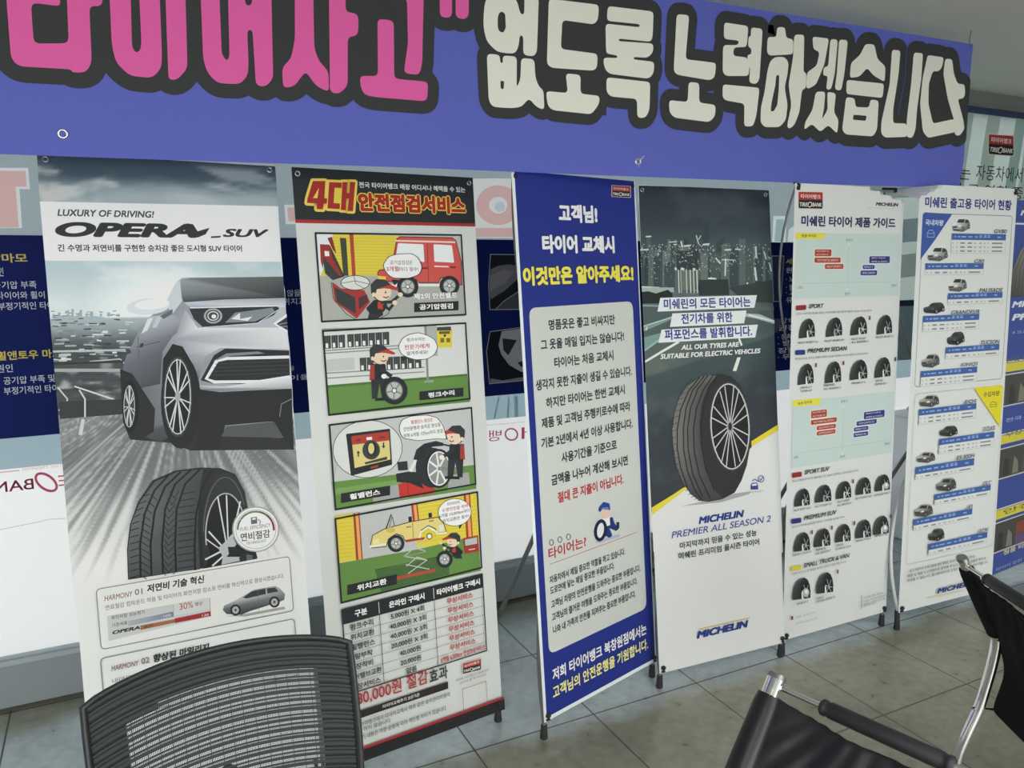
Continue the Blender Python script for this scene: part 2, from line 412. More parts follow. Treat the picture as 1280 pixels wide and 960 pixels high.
# the shop window: low sill panel, aluminium rails, glass, head panel
structure(MB().box((X0, WY-.005, 0), (X1, WY+.2, .17)).build('wall_front', M_SILL))
structure(MB().box((X0, WY-.008, 0), (X1, WY-.0051, .012)).build('baseboard_front', mat('dark_seal', (.07, .065, .05), .7)))
fr = MB().box((X0, WY-.012, .17), (X1, WY+.07, .188)).box((X0, WY+.004, .188), (X1, WY+.07, .205))
fr.box((X0, WY+.004, 2.40), (X1, WY+.07, 2.435))
for x in (-2.2, -.85, 5.6): fr.box((x-.03, WY+.006, .2), (x+.03, WY+.07, 2.40))
WIN = structure(link('window_1', None)); WIN.empty_display_size = .1
fr.build('window_frame', M_ALU, WIN)
gm = mat('window_glass', (1, 1, 1), .02); nt = gm.node_tree; nt.nodes.remove(nt.nodes['Principled BSDF'])
tr = N(gm, 'ShaderNodeBsdfTransparent'); gl = N(gm, 'ShaderNodeBsdfGlossy'); mxs = N(gm, 'ShaderNodeMixShader'); fz = N(gm, 'ShaderNodeFresnel')
gl.inputs['Roughness'].default_value = .02; tr.inputs[0].default_value = (.95, .97, .97, 1)
LK(gm, fz.outputs[0], mxs.inputs[0]); LK(gm, tr.outputs[0], mxs.inputs[1]); LK(gm, gl.outputs[0], mxs.inputs[2]); LK(gm, mxs.outputs[0], nt.nodes['Material Output'].inputs[0])
MB().box((X0, WY+.035, .2), (X1, WY+.041, 2.41)).build('window_glass', gm, WIN)
structure(MB().box((X0, WY-.02, 2.452), (X1, WY+.2, CEIL)).build('trim_1', mat('curtain_box', sr((120, 124, 122)), .7)))
structure(MB().box((X0, WY-.03, 2.432), (X1, WY+.03, 2.452)).build('trim_2', M_STEEL))
structure(MB().box((X0, WY-.004, 2.402), (X1, WY+.02, 2.432)).build('trim_3', mat('blue_tape_strip', sr((48, 62, 98)), .6)))
# pavement outside
structure(MB().box((X0-4, WY+.3, -.15), (X1+4, WY+9, -.05)).build('pavement', mat('pavement', (.35, .35, .34), .9)))

# ceiling lamps (behind the photographer's head)
dm = bpy.data.materials.new('lamp_diffuser'); dm.use_nodes = True; dn = dm.node_tree; dn.nodes.clear()
de = dn.nodes.new('ShaderNodeEmission'); do = dn.nodes.new('ShaderNodeOutputMaterial'); de.inputs[0].default_value = (*LAMP_COL, 1); de.inputs[1].default_value = 4
dn.links.new(de.outputs[0], do.inputs[0])
names = ['left', 'middle', 'right']
for i, (x, y, k) in enumerate(LAMPS):
    t = thing('ceiling_light', 'flat white ceiling light panel, the %s one of the %s row' % (names[i % 3], 'window-side' if i < 3 else 'back'), 'light', (x, y, CEIL), 'ceiling light panels')
    MB().box((x-.63, y-.18, CEIL-.035), (x-.60, y+.18, CEIL)).box((x+.60, y-.18, CEIL-.035), (x+.63, y+.18, CEIL)).box((x-.60, y-.18, CEIL-.035), (x+.60, y-.15, CEIL)).box((x-.60, y+.15, CEIL-.035), (x+.60, y+.18, CEIL)).build('frame', M_ALU, t)
    MB().box((x-.60, y-.15, CEIL-.02), (x+.60, y+.15, CEIL-.005)).build('diffuser', dm, t)
    ld = bpy.data.lights.new('panel_light', 'AREA'); ld.shape = 'RECTANGLE'; ld.size = 1.18; ld.size_y = .28; ld.energy = LAMP_W*k; ld.color = LAMP_COL
    lo = bpy.data.objects.new('panel_light', ld); COL.objects.link(lo); lo.location = (x, y, CEIL-.03)

# ------------------------------------------------------------------ films and posters on the window
def wallsheet(name, label, cat, x0, x1, z0, z1, col, m=M_POSTER, group=None):
    t = thing(name, label, cat, (x0, WY-.001, z0), group)
    S = Sheet((x0, WY-.001, z0), (1,0,0), (0,0,1), x1-x0, z1-z0, m, t); S.base('sheet', col, 4, 4); return S
# white frosted film, lit through by the street, lettering seen from behind
fm = bpy.data.materials.new('frosted_film'); fm.use_nodes = True; ft = fm.node_tree; ft.nodes.clear()
fo = ft.nodes.new('ShaderNodeOutputMaterial'); fa = ft.nodes.new('ShaderNodeVertexColor'); fa.layer_name = 'Col'
f1 = ft.nodes.new('ShaderNodeBsdfTranslucent'); f2 = ft.nodes.new('ShaderNodeBsdfDiffuse'); fx = ft.nodes.new('ShaderNodeMixShader'); fx.inputs[0].default_value = .35
for n in (f1, f2): ft.links.new(fa.outputs[0], n.inputs[0])
ft.links.new(f1.outputs[0], fx.inputs[1]); ft.links.new(f2.outputs[0], fx.inputs[2]); ft.links.new(fx.outputs[0], fo.inputs[0])
S = wallsheet('window_film', 'white frosted film low on the shop window with mirrored red lettering', 'window film', X0, X1, .205, .872, (232, 226, 218), fm)
RED = (168, 70, 98)
S.begin('mirrored_lettering', 'red shop lettering seen from behind')
T = crop(0, 560, .1875)
S.line(T((0,162),(128,150)), 1.2, (190,150,150))
S.text('Your Happiness', T((150,156))[0], T((418,135))[0], 6, (205,165,165), 0, 0, 3, mirror=True)
S.text('BANK', T((-150,312))[0], T((228,275))[0], 13.5, RED, .01, 0, 4, mirror=True)
S.ring(*T((308,228))[0], 16.5, 10, 3.2, RED, 35)
S.text('TIRE', T((392,255))[0], T((640,225))[0], 13, RED, .0, 0, 4, mirror=True)
Q = crop(580, 400, .20833); S.begin('mirrored_lettering', 'red Korean shop name seen from behind')
S.line(Q((130,632),(362,612)), 1.0, (215,190,185))
S.text('타이어', Q((345,715))[0], (760, 536), 14, RED, .0, 0, 4, mirror=True)
S.ring(*Q((284,686))[0], 8.6, 8, 1.9, RED, 20)
S.text('뱅크', (590, 554.5), Q((225,722))[0], 14, RED, .0, 0, 4, mirror=True)
S.line([(0,662),(20,658),(50,652),(62,649),(82,648)], .6, (160,152,148))
S.end()
S = wallsheet('window_film', 'grey-blue plain film strip between the white film and the navy posters', 'window film', X0, X1, .872, .978, (141, 160, 168), fm)
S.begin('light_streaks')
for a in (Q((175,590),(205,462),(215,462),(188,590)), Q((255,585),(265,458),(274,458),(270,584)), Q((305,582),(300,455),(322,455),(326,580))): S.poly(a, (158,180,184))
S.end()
# pale band with big faded letters
t_ = thing('window_poster', 'pale blue window poster with big faded pink letters above the navy one', 'poster', (-2.4, WY-.001, 1.652))
S = Sheet((-2.4, WY-.001, 1.652), (1,0,0), (0,0,1), 6.02, .748, fm, t_)
A = crop(0, 180, .1875); B = crop(335, 200, .1875); D = crop(580, 220, .20833); E = crop(940, 220, .20833)
cream = (186,189,189); pink = (182,152,150)
def al(P): # keep the lettering just clear of the sheet's lower edge
    return [(x, min(y, 287.5)) for x, y in P] if P[0][0] < 330 else P
c = D((205,175))[0]; cy = S.arc(*c, 31, 28); ci = S.arc(*c, 27.5, 25)
LET = [('big faded pink letter with white outline', A((-300,158),(188,160),(200,302),(130,300),(147,560),(-140,560),(-150,300),(-300,300)), cream, [(A((-290,176),(170,180),(178,285),(104,285),(126,556),(-120,556),(-132,285),(-290,285)), pink, [])]),
 ('small faded pink block with white outline', B((108,298),(420,298),(420,430),(118,428)), cream, [(B((128,318),(400,318),(400,408),(138,408)), pink, [])]),
 ('round faded pink letter with white outline', D((40,15),(330,15),(330,372),(60,372)), (186,188,186), [
   
   (cy, cream, [(ci, pink, [(S.arc(*c, 11.5, 10.5), cream, [(S.arc(c[0]+2, c[1]+2, 6.5, 6.5), (166,174,180), [])])])]),
   (D((62,312),(328,312),(328,366),(66,366)), pink, [])]),
 ('pale grey upright letter with white outline', E((128,240),(208,240),(201,398),(121,398)), (182,196,196), [(E((146,260),(190,260),(185,394),(134,394)), (140,162,162), [])]),
 ('pale grey slanted letter', E((222,320),(262,290),(262,396),(212,396)), (182,196,196), [])]
S.begin('sheet'); S.fill([(0,0),(6.02,0),(6.02,.748),(0,.748)], (137,149,154), [S.U(l[1]) for l in LET]); S.end()
S.sheet = [o for o in t_.children][0]
for lab, P, col, kids in LET: S.begin('faded_lettering', lab, lay=1); S.nest([(P, col, kids)])
S.end()
S = wallsheet('window_poster', 'navy window poster with white and yellow tyre care text and photos', 'poster', -2.4, 3.62, .978, 1.652, (13, 27, 84))
S.begin('text_block')
wt_ = (190,194,200); ye = (196,178,84)
A1 = crop(0, 300, .1875); A2 = crop(0, 440, .1875)
S.text('이상마모', A1((-170,155))[0], A1((185,147))[0], 11.5, ye, .02)
S.text('원인', A1((-42,243))[0], A1((25,240))[0], 11, wt_, .01)
S.text('· 공기압 부족', A1((-75,332))[0], A1((245,318))[0], 9.5, wt_, .01)
S.text('타이어와 휠이', A1((-20,398))[0], A1((300,388))[0], 9.5, wt_, .01)
S.text('부정기적인 타이어', A1((-12,468))[0], A1((410,458))[0], 9.5, wt_, .01)
S.text('휠앤토우 마모', A2((-20,55))[0], A2((415,40))[0], 11.5, ye, .02)
S.text('원인', A2((-20,138))[0], A2((88,133))[0], 10, wt_, .01)
S.text('공기압 부족 및', A2((26,216))[0], A2((368,200))[0], 9.5, wt_, .01)
S.text('부정기적인 타이어', A2((28,282))[0], A2((440,265))[0], 9.5, wt_, .01)
S.text('않을수록', B((128,912))[0], B((310,905))[0], 8.5, wt_, .01)
S.text('위치교환', B((100,968))[0], B((300,960))[0], 8.5, wt_, .01)
S.text('이물', (361.5, 476), (388, 474), 7, wt_, .01); S.text('을', (362, 463), (368, 463), 6, wt_)
for i, (t, y, c) in enumerate((('세차', 330, ye), ('원인', 341, wt_), ('· 노면', 352, wt_), ('· 발열', 362, wt_), ('· 고속', 369, wt_), ('  유의', 378, wt_))):
    S.text(t, (982, y), (999, y+.3), 7, c, .01)
for i, (t, y, c) in enumerate((('상태', 404, (150,150,140)), ('권장', 413, wt_), ('· 장착시', 424, wt_), ('· 벨트', 432, wt_), ('  장착', 441, wt_), ('· 무상', 449, wt_))):
    S.text(t, (972, y), (996, y+.3), 7, c, .01)
S.end()
S.begin('printed_tyre_photo', 'grey photo of a worn tread in a white frame')
fr_ = (160,162,166)
P1 = D((158,470),(330,472),(330,800),(155,802),(146,650)); S.poly(P1, (30,32,36))
S.poly(D((158,560),(200,540),(262,530),(330,540),(330,610),(240,690),(158,740),(150,660)), (104,102,106))
S.poly(D((152,600),(240,560),(300,575),(250,640),(155,690)), (124,120,124)); S.poly(D((190,798),(240,745),(330,690),(330,798)), (70,70,74))
S.line(D((190,798),(240,750),(330,690)), .8, fr_); S.line(P1, .9, fr_, True)
S.begin('printed_tyre_photo', 'photo of a white alloy wheel in a dark frame')
P2 = Q((155,70),(360,42),(360,362),(152,382),(134,190)); S.poly(P2, (24,26,36))
S.poly(Q((225,68),(400,42),(400,310),(340,310),(270,270),(222,205),(206,150)), (150,148,152)); S.poly(Q((230,110),(315,120),(265,212),(235,180)), (40,40,46))
S.poly(Q((320,255),(400,230),(400,290),(340,280)), (40,40,46)); S.poly(Q((155,380),(160,350),(230,362),(360,340),(360,362)), (110,112,118)); S.line(P2, .9, fr_, True)
S.begin('printed_frame')
S.line(E((118,480),(190,480),(172,752),(128,752)), 1.0, fr_, True); S.poly(E((122,486),(185,486),(168,746),(130,746)), (52,58,84)); S.poly(E((122,856),(180,856),(150,940),(124,940)), (70,78,100))
S.end()
# the next bay to the right
S = wallsheet('window_poster', 'pale green window poster with shop badge and black text, top right', 'poster', 3.625, X1, 1.33, 2.40, (152, 164, 160), fm)
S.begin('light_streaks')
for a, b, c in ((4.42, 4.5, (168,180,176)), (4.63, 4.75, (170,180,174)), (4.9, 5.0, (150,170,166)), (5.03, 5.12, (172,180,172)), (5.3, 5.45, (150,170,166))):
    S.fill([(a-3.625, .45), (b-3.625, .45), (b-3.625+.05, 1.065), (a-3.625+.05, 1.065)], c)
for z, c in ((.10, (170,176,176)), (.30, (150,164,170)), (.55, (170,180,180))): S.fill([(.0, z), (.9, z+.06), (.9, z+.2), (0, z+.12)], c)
S.begin('text_block', 'black Korean text')
S.text('타이어는', (1145, 226), (1213, 220.5), 18, (40,44,46), .0, 0, 4)
S.text('자동차에서', (1219, 225.5), (1277, 227.5), 19, (40,44,46), .0, 0, 4)
S.text('가장 큰 역할 중요', (1170, 245), (1292, 250), 17, (40,44,46), .0, 0, 4)
S.end(); S.m = M_POSTER; S.begin('logo_badge'); L = crop(1180, 100, .15625)
logo(S, L((358,592))[0], L((555,606))[0], 24.5); S.end()
S = wallsheet('window_poster', 'grey-green plain poster with a dark stripe along its top, right window bay', 'poster', 3.625, X1, .98, 1.329, (128, 148, 150))
S.begin('dark_stripe'); S.fill([(0, .315), (X1-3.625, .315), (X1-3.625, .348), (0, .348)], (38,44,62)); S.end()

# white cabinet with a dark bracket, seen in the gap between two boards
t = thing('cabinet', 'white plastic cabinet glimpsed between the two white product boards', 'cabinet', (4.1, 2.95, 0))
MB().box((3.88, 2.80, .0), (4.45, 3.03, .70)).build('body', M_CABINET, t, bevel=.02)
MB().tube([(4.17, 2.92, .70), (4.17, 2.92, .706), (4.17, 2.92, .716)], [.11, .11, .1], 20).build('lid', mat('grey_lid', sr((120, 126, 128)), .5), t)
MB().box((3.93, 2.775, .50), (4.02, 2.80, .565)).tube([(4.01, 2.787, .52), (4.08, 2.787, .42)], .012).build('bracket', M_BLACKP, t)
MB().tube([(3.90, 2.787, .10), (4.06, 2.787, .30)], .009).build('rail', M_WHITEPOLE, t)
MB().tube(spline([(4.2, 2.9, .71), (4.32, 2.9, .95), (4.28, 2.88, 1.13), (4.1, 2.85, 1.10)]), .006).build('gooseneck', M_STEEL, t)
MB().obox((4.04, 2.85, 1.06), Vector((1,0,.15)).normalized(), Vector((0,1,0)), Vector((-.15,0,1)).normalized(), .055, .03, .035).build('lamp_head', M_BLACKP, t, bevel=.008)

# ------------------------------------------------------------------ the long blue cloth banner under the ceiling
BY = 2.262
def wave(u, v):
    x = u-3.4; k = ss(.5, .03, v)
    return .010*k*sin(x*2.3+.5)+.006*k*sin(x*5.1+v*3)+.012*ss(.14, 0, v)*sin(x*1.35+1.0)
t = thing('hanging_banner', 'long blue cloth banner with big pink and white Korean lettering under ceiling', 'banner', (0, BY, 1.84))
BX0, BX1 = -3.4+.45, 3.292
S = Sheet((BX0, BY, 1.795), (1, 0, .0137), (0, 0, 1), BX1-BX0, .586, M_CLOTH, t, wave)
S.base('cloth', (84, 92, 170), 150, 20)
# the right end is cut on a slight slant and the hem has eyelets
A = crop(0, 0, .3125); B = crop(300, 0, .3125); C_ = crop(600, 0, .3125); D = crop(880, 0, .3125)
PK = [A((-45,-370),(190,-350),(200,-230),(75,-245),(85,-165),(215,-150),(240,85),(232,95),(122,80),(135,242),(275,242),(262,0),(225,-350),(365,-335),(372,-150),(395,-148),(410,75),(398,97),(355,95),(368,320),(345,358),(290,358),(287,345),(75,332),(45,300),(18,0)),
 A((400,-180),(430,-290),(510,-300),(600,-280),(625,-180),(632,0),(648,300),(645,345),(610,382),(520,372),(465,320),(447,250),(432,0)),
 A((640,-320),(715,-312),(735,0),(750,345),(710,390),(675,390),(655,0)),
 A((770,-170),(800,-280),(870,-290),(950,-270),(970,-170),(975,97),(1003,97),(1003,-310),(1070,-302),(1078,0),(1090,390),(1060,422),(1022,415),(1006,195),(985,195),(992,330),(990,375),(960,410),(870,405),(830,365),(812,310),(795,0)),
 B((205,-280),(280,-270),(285,0),(292,270),(310,320),(348,360),(352,445),(300,420),(258,360),(215,420),(170,428),(165,345),(200,310),(215,230),(212,0)),
 B((340,-290),(408,-282),(416,125),(455,130),(467,145),(467,205),(455,222),(425,225),(425,420),(390,453),(355,445),(348,0)),
 B((475,-150),(735,-125),(727,0),(722,330),(710,378),(648,370),(665,250),(660,72),(510,52),(485,30),(478,-20)),
 B((543,152),(608,160),(610,392),(745,405),(742,470),(730,482),(530,465),(490,455),(475,420),(473,380),(545,382)),
 B((786,-110),(838,-104),(840,140),(825,150),(792,145)), B((850,-102),(905,-98),(907,140),(890,157),(855,148))]
PKH = {1: A((510,-200),(540,-205),(550,0),(565,240),(562,270),(545,283),(528,260),(517,0)), 3: A((865,-190),(895,-195),(905,0),(916,300),(905,318),(885,290),(870,0))}
WH = [C_((5,160),(10,90),(30,48),(60,38),(105,45),(140,85),(152,135),(168,138),(168,60),(225,68),(220,288),(205,305),(165,298),(165,222),(150,220),(148,260),(135,290),(110,293),(60,285),(20,245),(8,200)),
 C_((20,293),(72,297),(74,330),(85,330),(83,300),(140,304),(140,430),(155,395),(157,310),(210,315),(215,390),(230,425),(248,440),(252,518),(220,505),(190,470),(160,505),(120,510),(45,505),(28,480)),
 C_((265,75),(465,100),(462,160),(445,178),(320,160),(315,275),(462,295),(460,350),(445,362),(280,350),(260,335)),
 C_((335,372),(395,378),(395,453),(472,462),(470,495),(440,535),(285,518),(265,500),(257,442),(345,450)),
 C_((500,105),(683,128),(680,230),(672,248),(545,235),(545,245),(683,255),(683,290),(660,312),(605,308),(605,318),(688,328),(685,375),(665,395),(510,375),(490,355),(483,310),(540,312),(540,302),(500,295),(495,285),(492,175),(628,190),(628,178),(505,165),(497,155)),
 C_((498,388),(672,408),(670,520),(655,550),(622,550),(620,475),(515,465),(498,445)),
 C_((775,138),(825,143),(812,318),(935,333),(930,390),(910,402),(780,380),(765,365)),
 C_((825,408),(868,412),(868,490),(935,500),(933,545),(910,568),(770,550),(750,530),(747,480),(822,488)),
 D((68,172),(165,187),(160,270),(108,272),(106,305),(163,312),(172,350),(170,385),(80,385),(65,370),(65,275),(70,262),(125,262),(128,245),(68,238)),
 D((175,192),(222,198),(213,400),(200,418),(172,412),(175,350),(162,345),(163,300),(178,300),(178,275),(165,270),(166,228),(176,228)),
 D((66,418),(215,432),(205,540),(192,585),(155,585),(155,495),(80,482),(66,470)),
 D((278,192),(312,192),(315,235),(345,240),(345,300),(250,305),(240,290),(242,230),(278,232)),
 D((275,310),(310,310),(328,330),(325,380),(315,430),(330,500),(325,560),(300,588),(240,588),(222,570),(222,510),(235,450),(245,360),(255,325)),
 D((348,222),(388,222),(388,370),(400,375),(400,435),(385,440),(378,530),(360,580),(340,595),(330,585),(345,500),(330,420),(345,310)),
 D((420,230),(487,238),(470,340),(440,420),(410,437),(400,430),(402,372),(440,345),(450,290),(425,282)),
 D((492,240),(522,242),(512,380),(500,440),(480,440),(485,385),(465,385),(468,350),(485,350)),
 D((527,242),(562,245),(550,380),(540,445),(514,440),(520,380)),
 D((440,448),(478,448),(475,520),(468,560),(490,520),(485,448),(520,455),(515,530),(535,560),(532,615),(495,580),(465,608),(430,575),(400,600),(402,570),(430,520)),
 D((632,260),(668,262),(680,320),(713,350),(710,412),(665,385),(640,355),(610,390),(572,395),(575,335),(610,305)),
 D((560,402),(708,418),(703,475),(560,458)),
 D((560,470),(595,475),(598,510),(652,512),(655,480),(688,485),(685,600),(670,627),(565,618),(550,600),(555,540)),
 D((738,283),(772,287),(765,380),(745,520),(745,575),(798,577),(800,630),(715,632),(700,615),(700,570),(730,420)),
 D((825,295),(862,298),(855,400),(838,520),(832,600),(820,635),(798,632),(798,560),(815,420)),
 D((880,305),(945,315),(938,355),(922,372),(902,368),(885,420),(883,500),(900,578),(985,560),(990,612),(880,635),(860,610),(850,500),(860,400)),
 D((950,320),(978,322),(985,380),(1000,420),(1028,422),(1030,465),(1020,480),(1000,480),(1020,560),(1025,600),(1005,627),(985,625),(985,570),(960,480),(943,380))]
WHH = {0: C_((62,150),(68,130),(80,125),(92,135),(95,190),(85,210),(70,205),(63,190)), 1: C_((75,400),(90,402),(88,435),(76,432)),
 12: D((280,382),(292,382),(292,440),(288,500),(275,525),(262,525),(265,490),(278,420)), 20: D((592,540),(643,545),(640,565),(590,560))}
def big(P): return round_poly(S.U(P), .014, 3)
S.begin('letter_outline', 'dark grey outline around the big letters', lay=60)
for P in PK: S.dilate(big(P), .036, (52,54,54))
for P in WH: S.dilate(big(P), .032+.014*max(0, min(1, (P[0][0]-620)/560)), (52,54,54))
for q in (C_((200,60),(500,90),(500,540),(200,520)), A((60,-200),(400,-200),(380,300),(100,300)), B((420,-200),(600,-160),(560,400),(430,400)), B((560,-120),(700,-110),(690,330),(600,330)), D((765,296),(832,304),(815,610),(740,600)), D((890,340),(965,345),(1000,600),(880,590)), D((585,300),(700,320),(690,420),(600,410))):
    S.image(q, 14, 4, lambda a, b: (52,54,54))
S.begin('pink_lettering', lay=160)
for i, P in enumerate(PK): S.lay = 160; S.fill(big(P), (204,88,150), [round_poly(S.U(PKH[i]), .01, 3)] if i in PKH else ())
S.begin('white_lettering', lay=160)
for i, P in enumerate(WH): S.lay = 160; S.fill(big(P), (208,210,198), [round_poly(S.U(WHH[i]), .006, 3)] if i in WHH else ())
S.begin('seam', 'thin blue crease line', lay=175); S.line(D((797,262),(790,400),(765,540)), 1.2, (70,78,140)); S.end()
for x, y in ((80, 188), (796, 226)):
    u, v = S.uv(x, y); c = S.pt(u, v, 6)
    MB().ring(c, S.n, .0095, .0035).build('eyelet', M_EYELET, t)
MB().tube([S.pt(*S.uv(798,224), 30), S.pt(*S.uv(801,222), 60), S.pt(*S.uv(803.5,219), 40)], .0016, 6).tube([S.pt(*S.uv(797,228), 30), S.pt(*S.uv(797,233), 20)], .0012, 6).build('tie_string', mat('white_string', (.6,.6,.58), .8), t)
for x in (-2.9, -1.1, .8, 3.27):
    z = 1.795+.0137*(x-BX0)+.583
    MB().tube([(x, BY-.002, z-.01), (x, BY+.004, z+.02), (x, BY, CEIL)], .0018, 6).build('hanging_cord', M_GREYPOLE, t)

# ------------------------------------------------------------------ X-frame banner stands
POSE = {1: (-.1413, 2.1626, .0821, .0123, .1612), 2: (.5065, 2.1791, .0548, .1126, .106), 3: (1.1797, 2.0866, .0662, .2696, .0988),
        4: (1.7145, 2.1693, .0638, -.0502, .1408), 5: (2.3121, 2.1501, .0665, -.0116, .0519), 6: (2.9189, 2.0885, .0822, -.0416, .0484),
        7: (3.66, 2.20, .045, .10, .03)}
def stand(k, label, base, bow_top=.0, bow_low=.0, disp=None, low=M_GREYPOLE, rear=.63):
    x, y, zb, yaw, lean = POSE[k]
    a = Vector((cos(yaw), sin(yaw), 0)); back = Vector((-sin(yaw), cos(yaw), 0)); up = Vector((0,0,1))*cos(lean)+back*sin(lean)
    o = Vector((x, y, zb)); c = o+a*.3
    t = thing('banner_stand', label, 'banner stand', (c.x, c.y, 0), 'printed banner stands in a row')
    S = Sheet(o, a, up, .6, 1.8, M_PRINT, t, disp); S.base('banner_sheet', base, 30 if disp else 4, 120 if disp else 8)
    nb = -S.n
    hub = S.pt(.3, .82)+nb*.10
    MB().obox(hub, a, up, nb, .035, .05, .022).tube([hub-up*.05, hub+up*.07], .016).build('hub', M_BLACKP, t, bevel=.004)
    for u, v, sg in ((0, 1.8, -1), (.6, 1.8, 1), (0, 0, -1), (.6, 0, 1)):
        top = v > 1
        b = bow_top if top else bow_low
        tip = S.pt(u+(-sg)*.012, v+(-.010 if top else .012))+nb*.006
        if not top: tip = S.pt(u-sg*.010, .016)+nb*.014
        mid = S.pt(u+sg*b*2, 1.35 if top else .42)+nb*.05
        MB().tube(bez(hub+a*sg*.03+up*(.04 if top else -.04), mid, tip, 16), .0045 if top else .0065, 8).build('arm', M_GREYPOLE if top else low, t)
        # hook through the eyelet
        e = S.pt(u-sg*.016, v+(-.018 if top else .02))
        h = MB().ring(e+S.n*.002, S.n, .0065, .0022, 14, 6)
        h.build('eyelet', M_EYELET if k in (1, 2, 4) and top else M_BLACKP, t)
        if not top:
            MB().tube([e+S.n*.004, e+S.n*.010-up*.010, tip-up*.018], .0045, 8).ball(e+S.n*.008+up*.002, .008).build('hook', M_BLACKP, t)
            ft = Vector((tip.x, tip.y, 0))+nb*.0+Vector((S.n.x, S.n.y, 0))*.005
            MB().tube([tip+up*.004, ft+Vector((0,0,.05))], .0065, 8).build('foot_tube', low, t)
            MB().tube([ft, ft+Vector((0,0,.004)), ft+Vector((0,0,.03)), tip-up*.012 if zb > .07 else ft+Vector((0,0,.05))], [.011, .0135, .0115, .0105], 12).build('rubber_foot', M_RUBBER, t)
        elif k in (5, 6):
            MB().tube([e+S.n*.005-up*.008, e+S.n*.007+up*.012, tip+nb*.01+up*.012], .0048, 8).build('hook', M_BLACKP, t)
    rf = Vector((c.x, c.y, 0))+back*rear
    MB().tube([hub+nb*.02, rf+Vector((0,0,.02))], .009, 10).build('rear_leg', M_GREYPOLE, t)
    MB().tube([rf, rf+Vector((0,0,.005)), rf+Vector((0,0,.04))], [.012, .014, .011], 12).build('rubber_foot', M_RUBBER, t)
    return S

# --- 1: silver car and tyre
S = stand(1, 'tall tyre banner with a silver car, a big tyre and an OPERA-SUV headline', (213, 216, 214))
E = crop(0, 180, .3125); Fc = crop(0, 480, .3125); G = crop(0, 660, .3125)
S.begin('printed_sky', 'dark blue-grey cloudy sky')
def sky(a, b):
    c = mix((62,80,90), (150,164,168), ss(.2, 1.05, b+.25*fbm(a*3, b*2, 1)))
    cl = ss(.0, .55, fbm(a*5+3, b*2.2, 4)+(.62-3.2*abs(a-.06)-1.0*abs(b-.75)) ); c = mix(c, (186,188,184), cl*.9)
    st = ss(-.05, .45, fbm(a*4-b*3.2, b*.8+a*.5, 8)+.45*(1-abs(a*1.1-(.98-.33*b))*5)); return mix(c, (172,180,182), .65*st*ss(.35,.6,a)*ss(0,.2,b))
S.image([(46,190),(344,208),(347.4,258),(49.5,252)], 60, 16, sky)
S.begin('printed_road_photo', 'grey photo of a city and a motorway')
def road(a, b):
    if b < .165:
        c = mix((168,186,191), (196,206,208), ss(0, .16, b)); g = max(0, 1-sqrt(((a-.46)/.33)**2+((b-.12)/.15)**2))
        cl = .5*ss(.1,.6,fbm(a*4, b*14, 2)); return mix(mix(c, (205,212,212), cl), (232,236,235), g)
    if b < .45:
        f = ss(.165, .45, b); d = fbm(a*(16-9*f), b*(90-52*f), 3); d2 = fbm(a*(4), b*70, 9)
        c = mix((150,165,170), (62,68,70), ss(.165,.27,b)); c = mix(c, (168,172,172), ss(.12,.5,d)*(.25+.7*f)); c = mix(c, (40,44,46), ss(.15,.6,d2)*.8*f)
        return c
    f = (b-.45)/.55; x = (a-.52)/(.25+f*1.1); ang = x*14
    st = fbm(ang*2.2, f*1.2, 5); c = mix((118,121,121), (214,215,212), ss(.12,.86,f)); c = mix(c, (84,87,88), ss(.0,.3,f)*(1-ss(.3,.55,f))*.55)
    dk = max(0, 1-((a-.65)/.5)**2)*(1-ss(.05,.2,f)); c = mix(c, (50,52,53), dk*.8)
    return mix(c, mix(c, (205,206,205) if st > 0 else (92,94,95), .55), min(1, abs(st)*2.2)*(1-ss(.55,.95,f)))
S.image([(53.5,326),(351,327),(383,724),(91,752)], 100, 170, road)
S.poly(E((205,720),(215,690),(240,688),(262,692),(270,680),(300,690),(318,672),(330,690),(380,688),(420,694),(420,705),(210,722)), (150,166,172))
random.seed(8)
for i in range(110):   # roofs and lit streets of the far city
    k = random.random(); y = 668+ (k**1.3)*200; x = 200+random.random()*(330-k*60); w = 12+k*60*random.random(); l_ = S.lay
    S.line(E((x, y), (x+w, y-2+random.random()*4)), .8+1.6*k, random.choice([(176,184,184),(150,160,162),(60,66,68),(52,58,60),(196,202,202),(110,120,122)]))
    S.lay = l_+.3
S.lay += 1
for x, w, h_ in ((210,8,10),(232,10,16),(268,7,12),(286,9,30),(318,10,26),(344,7,14),(360,12,20),(400,8,12),(430,10,16),(470,8,10)): S.poly(E((x,690),(x+w,690),(x+w,690-h_),(x,690-h_)), (140,156,164))
S.line(Fc((232,15),(270,60),(262,90),(236,105)), 1.6, (190,192,190)); S.line(Fc((300,10),(480,70)), 1.8, (196,198,198)); S.line(E((360,870),(480,860),(500,880)), 1.5, (176,178,178)); S.line(E((218,830),(500,824)), 2.5, (170,174,174)); S.line(E((216,880),(490,870)), 3, (44,48,50)); S.line(E((222,905),(480,905)), 4, (150,154,154))
S.poly(Fc((236,70),(490,60),(498,120),(240,140)), (46,49,51)); S.line(Fc((318,25),(340,60),(340,130)), 1.8, (190,191,190)); S.line(Fc((332,145),(322,200)), 4, (186,187,185))
S.begin('printed_car', 'silver car photo, cut off by the right edge of the sheet')
S.poly(Fc((520,222),(640,190),(700,120),(1168,110),(1176,262),(760,266),(690,236)), (38,40,41))
body = [(186,397),(205,383),(222,352),(228,347),(352,345.5),(356,362),(358,402),(362,438),(365.5,487),(366.5,520),(362,548),(296,545),(248,530),(200,552),(160,540),(152,500),(154,470),(160,440),(172,418)]
